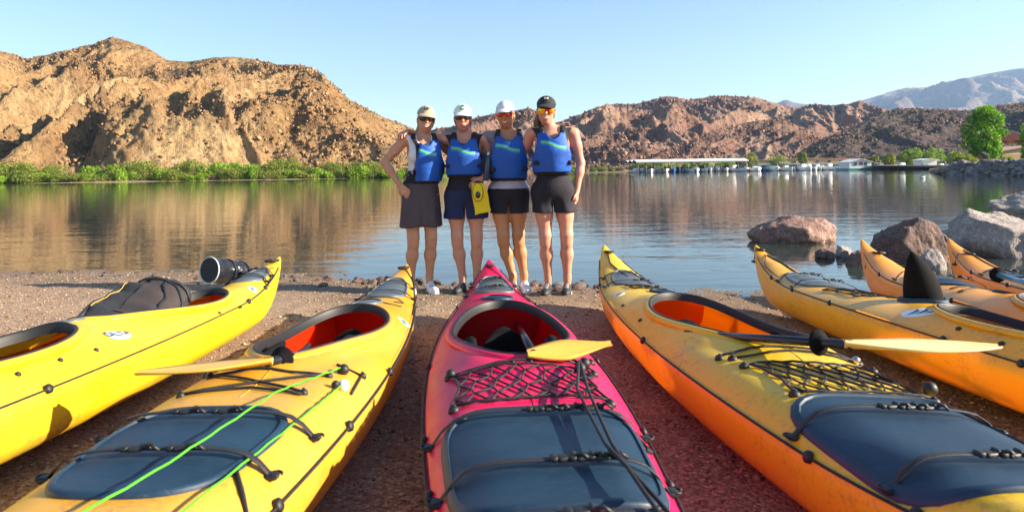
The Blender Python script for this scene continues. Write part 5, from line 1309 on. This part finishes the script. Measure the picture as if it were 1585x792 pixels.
    bo = sdf_obj(bt[0], d, gb, bt[1], root)
    # --- life vest: black inner shell with straps, puffed blue front panel, waist belt, buckles
    zb = cfg['vest_z']; gv = sub((sx - .28, -.26, zb - .06), (sx + .28, .24, 1.50)); XV, YV, ZV = gv.P[..., 0] - sx, gv.P[..., 1], gv.P[..., 2]
    TV = gv.eval(torso + neck[:0], .035)
    vb = lambda c, r: np.linalg.norm((gv.P - np.array((sx, 0, 0)) - np.array(c)) / np.array(r), axis=-1) * min(r) - min(r)
    al, ar = vb((-.220, .0, 1.245), (cfg.get('side', .115), .24, .205)), vb((.220, .0, 1.245), (.115, .24, .205)); nk = vb((0, -.10, 1.44), (.082, .20, .125))
    inner = np.maximum.reduce([TV - .022, zb - ZV, ZV - 1.445, -al, -ar, -nk, np.where(ZV > 1.30, np.abs(XV) - .132 + .25 * np.clip(ZV - 1.36, 0, 1), -1), np.where(ZV > 1.30, .046 - np.abs(XV) - .6 * (1.40 - ZV), -1)]); vest = sdf_obj('life_vest', inner, gv, M['vest_black'], root)
    yaw = cfg.get('vest_yaw', 0); XF = XV - yaw
    wid = cfg.get('wid', .160) - .042 * np.clip((ZV - 1.18) / .16, 0, 1) ** 1.2; puff = .046 + .006 * np.cos(XV * 22) - .004 * np.abs(np.sin((ZV - zb) * 16))
    al2, ar2 = vb((-.215, -.05, 1.28), (.085, .22, .135)), vb((.215, -.05, 1.28), (.085, .22, .135)); nk2 = vb((0, -.12, 1.425), (.064, .20, .105))
    TP = gv.eval(torso + [('e', np.array((sx, -.050, 1.185)), np.array((.152, .104, .21)), None, 0)], .05)
    pan = np.maximum.reduce([TP - puff, np.abs(XF) - wid, (zb + .025) - ZV, ZV - cfg.get('vest_top', 1.375), -al2, -ar2, -nk2, YV - .05]); sdf_obj('front_panel', pan, gv, M['vest_blue'], vest, 2)
    belt = np.maximum.reduce([TV - .034, zb + .002 - ZV, ZV - zb - .036]); sdf_obj('waist_belt', belt, gv, M['vest_black'], vest)
    for sg in (-1, 1):
        mb = MB(); mb.sq((sx + sg * .124, -.126, zb + .105), (.042, .026, .018), .4, Matrix.Rotation(sg * -.7, 3, 'Z')); mb.build('side_buckle', M['vest_black'], vest)
        mb = MB(); mb.sq((sx + sg * .088, -.085, 1.375), (.016, .014, .020), .4); mb.build('shoulder_buckle', M['black'], vest)
    # --- head wear
    gh = sub(hd - .20, hd + .20, .0055); Q = (gh.P - hd.astype(np.float32)) @ RH; xh, yh, zh = Q[..., 0], Q[..., 1], Q[..., 2]
    e_ = lambda c, r: np.linalg.norm((Q - np.array(c)) / np.array(r), axis=-1) * min(r) - min(r)
    dome = e_((0, .010, .050), (.084, .102, .083)); dome = np.maximum(dome, .052 - .18 * (yh + .02) * 0 - zh); visor = e_((0, -.080, .060 ), (.080, .108, .5)); vz = zh - (.052 + .34 * (yh + .08) - 3.6 * xh * xh); visor = np.maximum.reduce([visor, np.abs(vz) - .006, yh + .045])
    cap = sdf_obj('cap', np.minimum(dome, visor), gh, cfg['cap'], root)
    hair = np.minimum(np.maximum(e_((0, .026, .0), (.079, .092, .105)), np.maximum(-(yh + .002) * 1.0, -.085 - zh)), 1)
    hair = np.maximum(hair, zh - .075)
    if cfg.get('pony'):
        px, py, pz = cfg['pony']; h2 = np.minimum(e_((px * .5, .10, -.03), (.035, .045, .05)), e_((px, py, pz), (.034, .036, .115))); hair = np.minimum(hair, h2)
    sdf_obj('hair', hair + .004 * np.sin(xh * 160) * np.sin(yh * 90), gh, cfg['hair'], root)
    W3 = lambda x, y, z: tuple(H(x, y, z))
    glasses = cfg['glasses']; mb = MB()
    def face_y(x): return -.100 + 1.5 * x * x * 4.4
    gl_ = None
    if glasses[0] == 'shield':
        G = [[W3(x, face_y(x) - .004 + (.006 if j in (0, 4) else 0), z * (1 - 1.3 * abs(x)) + .002) for j, z in enumerate((.034, .024, .004, -.016, -.030 + .6 * 0))] for x in np.linspace(-.066, .066, 15)]
        mb.grid(G); gl_ = mb.build('sunglasses', glasses[1], root)
    else:
        for sg in (-1, 1):
            G = []
            for i in range(9):
                a = i / 8; x = sg * (.009 + .058 * a); hh = .025 * math.sin(math.pi * (.14 + .72 * a)) ** .5; G.append([W3(x, face_y(x) - .003 - .004 * math.sin(math.pi * j / 4), .006 + hh * (1 - j / 2)) for j in range(5)])
            mb.grid(G)
        mb.tube([W3(x, face_y(x) - .005, .016) for x in (-.012, 0, .012)], .003, 5); gl_ = mb.build('sunglasses', glasses[1], root)
    m2 = MB()
    for sg in (-1, 1): m2.tube([W3(sg * .062, face_y(.062) - .003, .014), W3(sg * .078, -.045, .012), W3(sg * .082, .02, .006)], .0032, 5)
    m2.build('temple', M['frame'], gl_)
    mo = MB(); wv = cfg['mouth']; G = []
    for i in range(9):
        x = -.027 * wv + .054 * wv * i / 8; c_ = 1 - (x / (.027 * wv)) ** 2; zc_ = -.066 + 8 * x * x * wv; G.append([W3(x, -.0915 + 9 * x * x - .002 * c_, zc_ + .0065 * c_ + .002), W3(x, -.0945 + 9 * x * x, zc_), W3(x, -.0905 + 9 * x * x, zc_ - .0085 * c_ - .002)])
    mo.grid(G); mth = mo.build('mouth', M['lip'], root)
    if wv > .85:
        mo = MB(); G = []
        for i in range(7):
            x = -.020 * wv + .040 * wv * i / 6; c_ = 1 - (x / (.022 * wv)) ** 2; zc_ = -.065 + 8 * x * x * wv; G.append([W3(x, -.0965 + 9 * x * x, zc_ + .004 * c_), W3(x, -.0968 + 9 * x * x, zc_ - .005 * c_)])
        mo.grid(G); mo.build('teeth', M['teeth'], mth)
    # --- cap marks
    mk = MB(); mark = cfg['mark']; cy_ = lambda x, z: .010 - .106 * math.sqrt(max(.02, 1 - (x / .09) ** 2 - ((z - .052) / .095) ** 2))
    def stroke(pts, r): mk.tube([W3(x, cy_(x, z) - .002, z) for x, z in pts], r, 5)
    if mark[0] == 'C': stroke([(.021 * math.cos(a) , .096 + .018 * math.sin(a)) for a in np.linspace(.7, 5.6, 12)], .007)
    elif mark[0] == 'F':
        stroke([(-.030, .086), (-.030, .112), (-.014, .112)], .004); stroke([(-.030, .100), (-.017, .100)], .0035); stroke([(-.008, .088), (.010, .112)], .004); stroke([(-.008, .112), (.010, .088)], .004); stroke([(.016, .108), (.030, .102)], .0035)
    elif mark[0] == 'H':
        stroke([(-.016, .110), (-.009, .102), (-.016, .093)], .0032); stroke([(.016, .110), (.009, .102), (.016, .093)], .0032); stroke([(-.009, .102), (.009, .102)], .0032)
    if mark[0]: mk.build('mark', mark[1], cap)
    # --- shoes
    for (an, toe), st in zip(feet, cfg['shoes']):
        fd = toe - an; fd[2] = 0; L_ = np.linalg.norm(fd); fd /= L_; yawm = np.array([[fd[1] * -1, -fd[0] * -1 * -1, 0], [0, 0, 0], [0, 0, 0]]); Rz = np.array(Matrix.Rotation(math.atan2(fd[0], -fd[1]), 3, 'Z'))
        c0 = (an + toe) / 2 + fd * .0; gs = sub(np.array((c0[0] - .17, c0[1] - .19, -.01)), np.array((c0[0] + .17, c0[1] + .19, .16)), .005)
        Fp = (gs.P - np.array((c0[0], c0[1], 0))) @ Rz; u, w_, z_ = Fp[..., 0], Fp[..., 1], Fp[..., 2]
        ee = lambda c, r: np.linalg.norm((Fp - np.array(c)) / np.array(r), axis=-1) * min(r) - min(r)
        up = ee((0, -.045, .032), (.044, .085, .044)); up2 = ee((0, .055, .045), (.038, .06, .062)); kk = .03; hh = np.maximum(kk - np.abs(up - up2), 0) / kk; sh = np.minimum(up, up2) - hh * hh * kk * .25
        if st[0] == 'sandal': sh = np.maximum(sh, -ee((0, -.02, .085), (.030, .045, .055)))
        else: sh = np.maximum(sh, -ee((0, .055, .115), (.026, .034, .04)))
        shoe = sdf_obj('shoe', np.maximum(sh, .016 - z_), gs, st[1], root)
        sole = np.maximum(np.minimum(ee((0, -.045, .02), (.047, .090, .06)), ee((0, .055, .02), (.041, .066, .06))), np.abs(z_ - .009) - .011); sdf_obj('sole', sole, gs, st[2], shoe)
        if st[0] == 'trainer':
            m = MB()
            for q in range(4):
                p0 = Matrix(Rz.tolist()) @ Vector((-.020, -.055 + .022 * q, .070 + .006 * q)); p1 = Matrix(Rz.tolist()) @ Vector((.020, -.055 + .022 * q, .070 + .006 * q)); pm_ = (p0 + p1) / 2 + Vector((0, 0, .010)); o_ = Vector((c0[0], c0[1], 0)); m.tube([p0 + o_, pm_ + o_, p1 + o_], .0035, 5)
            m.build('laces', M['sole'], shoe)
    return root
def gp(u, v, Y): x, y, z = at(u, v, Y); return x, y
Wd = 6.25
def place_xy(u, Y=6.4): a = ray(u, 452)[0]; return a * Y, Y, zgf(a * Y, Y) - .005
sh_w = ('sandal', M['shoe_white'], M['sole']); sh_b = ('trainer', M['shoe_black'], M['shoe_black']); sh_g = ('trainer', M['shoe_black'], M['sole']); sh_l = ('shoe', M['shoe_white'], M['sole'])
# woman with the skirt: right hand on hip, left arm behind the next woman
w1 = person('woman in white tank top, plum grey skirt and khaki cap, hand on her hip', place_xy(655), 1.032, math.radians(17), dict(
    skin=M['skin_a'], hx=.045, tilt=4, turn=-4, shx=.02, hip=-.01,
    legs=[(-.085, (-.085, -.01, .47), (-.105, .03, .085), (-.125, -.12, .03)), (.085, (.075, -.02, .47), (.065, .02, .085), (.080, -.14, .03))],
    arms=[((-.160, .02, 1.375), (-.325, .06, 1.185), (-.205, -.045, .985), (.55, -.35, -.75), .35, -1, .02, (.4, .8, -.2)), ((.195, .03, 1.375), (.33, .14, 1.22), (.42, .20, 1.12), (1, .2, .2), .3, 1)],
    top=('tank', M['tank_white'], .94), bottom=('skirt', M['skirt'], .605, 1.0), vest_z=.985, vest_yaw=.042, wid=.135, side=.160, cap=M['cap_khaki'], hair=M['hair_blond'], pony=(-.05, .075, -.14), glasses=('two', M['lens']), mouth=1.0, mark=('F', M['black']), shoes=[sh_w, sh_w]))
w2 = person('woman in a white cap with a green letter, navy shorts and a yellow pouch', place_xy(722), 1.038, 0.0, dict(
    skin=M['skin_b'], hx=-.01, tilt=0, turn=4, shx=0, hip=.0,
    legs=[(-.085, (-.075, -.015, .475), (-.035, .03, .085), (-.075, -.12, .03)), (.085, (.10, -.01, .475), (.095, .03, .085), (.12, -.12, .03))],
    arms=[((-.180, .03, 1.385), (-.37, .12, 1.405), (-.515, .02, 1.462), (-.35, -.85, -.25), .6, -1, .02, (.2, .3, -1)), ((.185, .02, 1.375), (.265, .06, 1.13), (.165, -.105, 1.03), (-.75, -.35, -.55), .7, 1, .02, (-.3, .7, -.5))],
    top=('tank', M['tank_black'], .96), bottom=('shorts', M['navy'], .665, 1.0, .024), vest_z=1.035, cap=M['cap_white'], hair=M['hair_brown'], glasses=('two', M['lens']), mouth=.7, mark=('C', M['green_print']), shoes=[sh_b, sh_b]))
w3 = person('woman in a grey t-shirt, pale cap and red sunglasses smiling third from the left', place_xy(789), 1.056, 0.0, dict(
    skin=M['skin_c'], hx=-.015, tilt=-3, turn=-6, shx=.01, hip=.0,
    legs=[(-.080, (-.050, -.03, .475), (.030, .0, .085), (.035, -.15, .03)), (.085, (.085, .0, .475), (.130, .05, .085), (.150, -.10, .03))],
    arms=[((-.175, .03, 1.375), (-.24, .10, 1.13), (-.16, .20, 1.02), (.6, .3, -.3), .3, -1), ((.190, .03, 1.375), (.27, .10, 1.13), (.36, .20, 1.05), (.8, .2, .0), .3, 1)],
    top=('tee', M['tee_grey'], .93, M['hem_lilac']), bottom=('shorts', M['short_black'], .70, .93, .008), vest_z=.985, cap=M['cap_grey'], hair=M['hair_brown'], glasses=('two', M['lens_red']), mouth=1.15, mark=('', None), shoes=[sh_l, sh_l]))
w4 = person('tallest woman in black cap, orange mirrored sunglasses and black shorts', place_xy(858, 6.22), 1.066, 0.0, dict(
    skin=M['skin_d'], hx=-.05, tilt=3, turn=-4, shx=.0, hip=.0,
    legs=[(-.085, (-.070, -.02, .475), (-.050, .03, .085), (-.085, -.12, .03)), (.090, (.110, -.015, .475), (.115, .03, .085), (.090, -.12, .03))],
    arms=[((.185, .02, 1.375), (.245, .045, 1.12), (.205, -.01, .885), (-.10, -.10, -1), .55, 1, .02, (-.85, .25, 0)), ((-.18, .03, 1.375), (-.27, .12, 1.17), (-.36, .20, 1.06), (-.8, .2, .1), .3, -1)],
    top=('tank', M['tank_black'], .95), bottom=('shorts', M['short_black'], .70, 1.02, .012), vest_z=1.02, vest_yaw=-.012, cap=M['cap_black'], hair=M['hair_brown'], pony=(-.07, .07, -.13), glasses=('shield', M['lens_orange']), mouth=1.1, mark=('H', M['white']), shoes=[sh_g, sh_g]))
# waist pack of the second woman, pouch and bottle she holds
x2, y2, z2 = w2.location
f_ = Field((-.22, -.2, .9), (.22, .24, 1.08), .008); d = np.maximum.reduce([f_.eval([el((0, .010, 1.02), (.135, .105, .12)), el((0, .015, .90), (.168, .128, .135))], .04) - .012, .925 - f_.P[..., 2], f_.P[..., 2] - 1.045]); sdf_obj('waist_pack', d, f_, M['short_black'], w2)
pc_ = Vector((x2 + .131, y2 - .183, z2 + 1.028)); pz = empty('throw_pouch', pc_); tag(pz, 'bright yellow pouch with a round dark window hanging from the woman\'s hand', 'pouch')
mb = MB(); G = []
for i in range(13):
    h = i / 12; wd = (.050 + .018 * h + .010 * math.sin(h * 5)); cx_ = .028 * h; G.append([(cx_ + wd * math.copysign(abs(math.cos(a)) ** .7, math.cos(a)) + (.03 * h if math.cos(a) > 0 else 0), .020 * math.sin(a) * (1 - .5 * h) - .006 * math.sin(h * 6), -.275 * h + .02 * math.cos(a) * h) for a in np.linspace(0, 2 * math.pi, 21)[:-1]])
mb.grid(G, closed_v=True); mb.add(G[0], [tuple(range(19, -1, -1))]); mb.add(G[-1], [tuple(range(20))]); mb.build('bag', M['pouch'], pz)
mb = MB(); mb.sq((.0, -.024, -.085), (.046, .010, .082), .8, None, 18, 10); mb.build('flap', M['pouch'], pz)
mb = MB(); mb.tube([(.047 * math.cos(a), -.026, -.085 + .083 * math.sin(a)) for a in np.linspace(0, 2 * math.pi, 25)[:-1]], .0035, 5, True); mb.build('flap_trim', M['black'], pz)
mb = MB(); mb.sq((.0, -.034, -.110), (.024, .006, .032), 1.0, None, 16, 8); mb.build('window', M['glass_dark'], pz)
mb = MB(); mb.tube([(-.04, -.01, .0), (.0, -.005, .012), (.05, -.01, .0)], .010, 6); mb.build('collar', M['black'], pz)
bo = empty('water_bottle', (x2 + .203, y2 - .141, z2 + 1.044)); bo.rotation_euler = (0, .10, 0); tag(bo, 'slim dark blue water bottle tucked upright under the woman\'s arm', 'bottle')
M['bottle_blue'] = simple('dark_blue_bottle', (.012, .05, .10), .25)
mb = MB(); mb.lathe([(.024, 0), (.027, .01), (.027, .20), (.022, .225), (.014, .235)], n=18); mb.build('flask', M['bottle_blue'], bo)
mb = MB(); mb.lathe([(.016, .233), (.017, .238), (.017, .262), (.012, .268)], n=16); mb.build('bottle_cap', M['steel'], bo)
# ---------------------------------------------------------------- air
t = bpy.data.materials.new('haze'); t.use_nodes = True; t.node_tree.nodes.clear()
pv_ = t.node_tree.nodes.new('ShaderNodeVolumePrincipled'); ov_ = t.node_tree.nodes.new('ShaderNodeOutputMaterial')
pv_.inputs['Density'].default_value = .00011; pv_.inputs['Color'].default_value = (.40, .63, 1.0, 1); pv_.inputs['Anisotropy'].default_value = .2
t.node_tree.links.new(pv_.outputs[0], ov_.inputs['Volume'])
mb = MB(); mb.box((300, 2000, 310), (4600, 2700, 320)); hz = mb.build('haze', t, None, False); hz['kind'] = 'stuff'
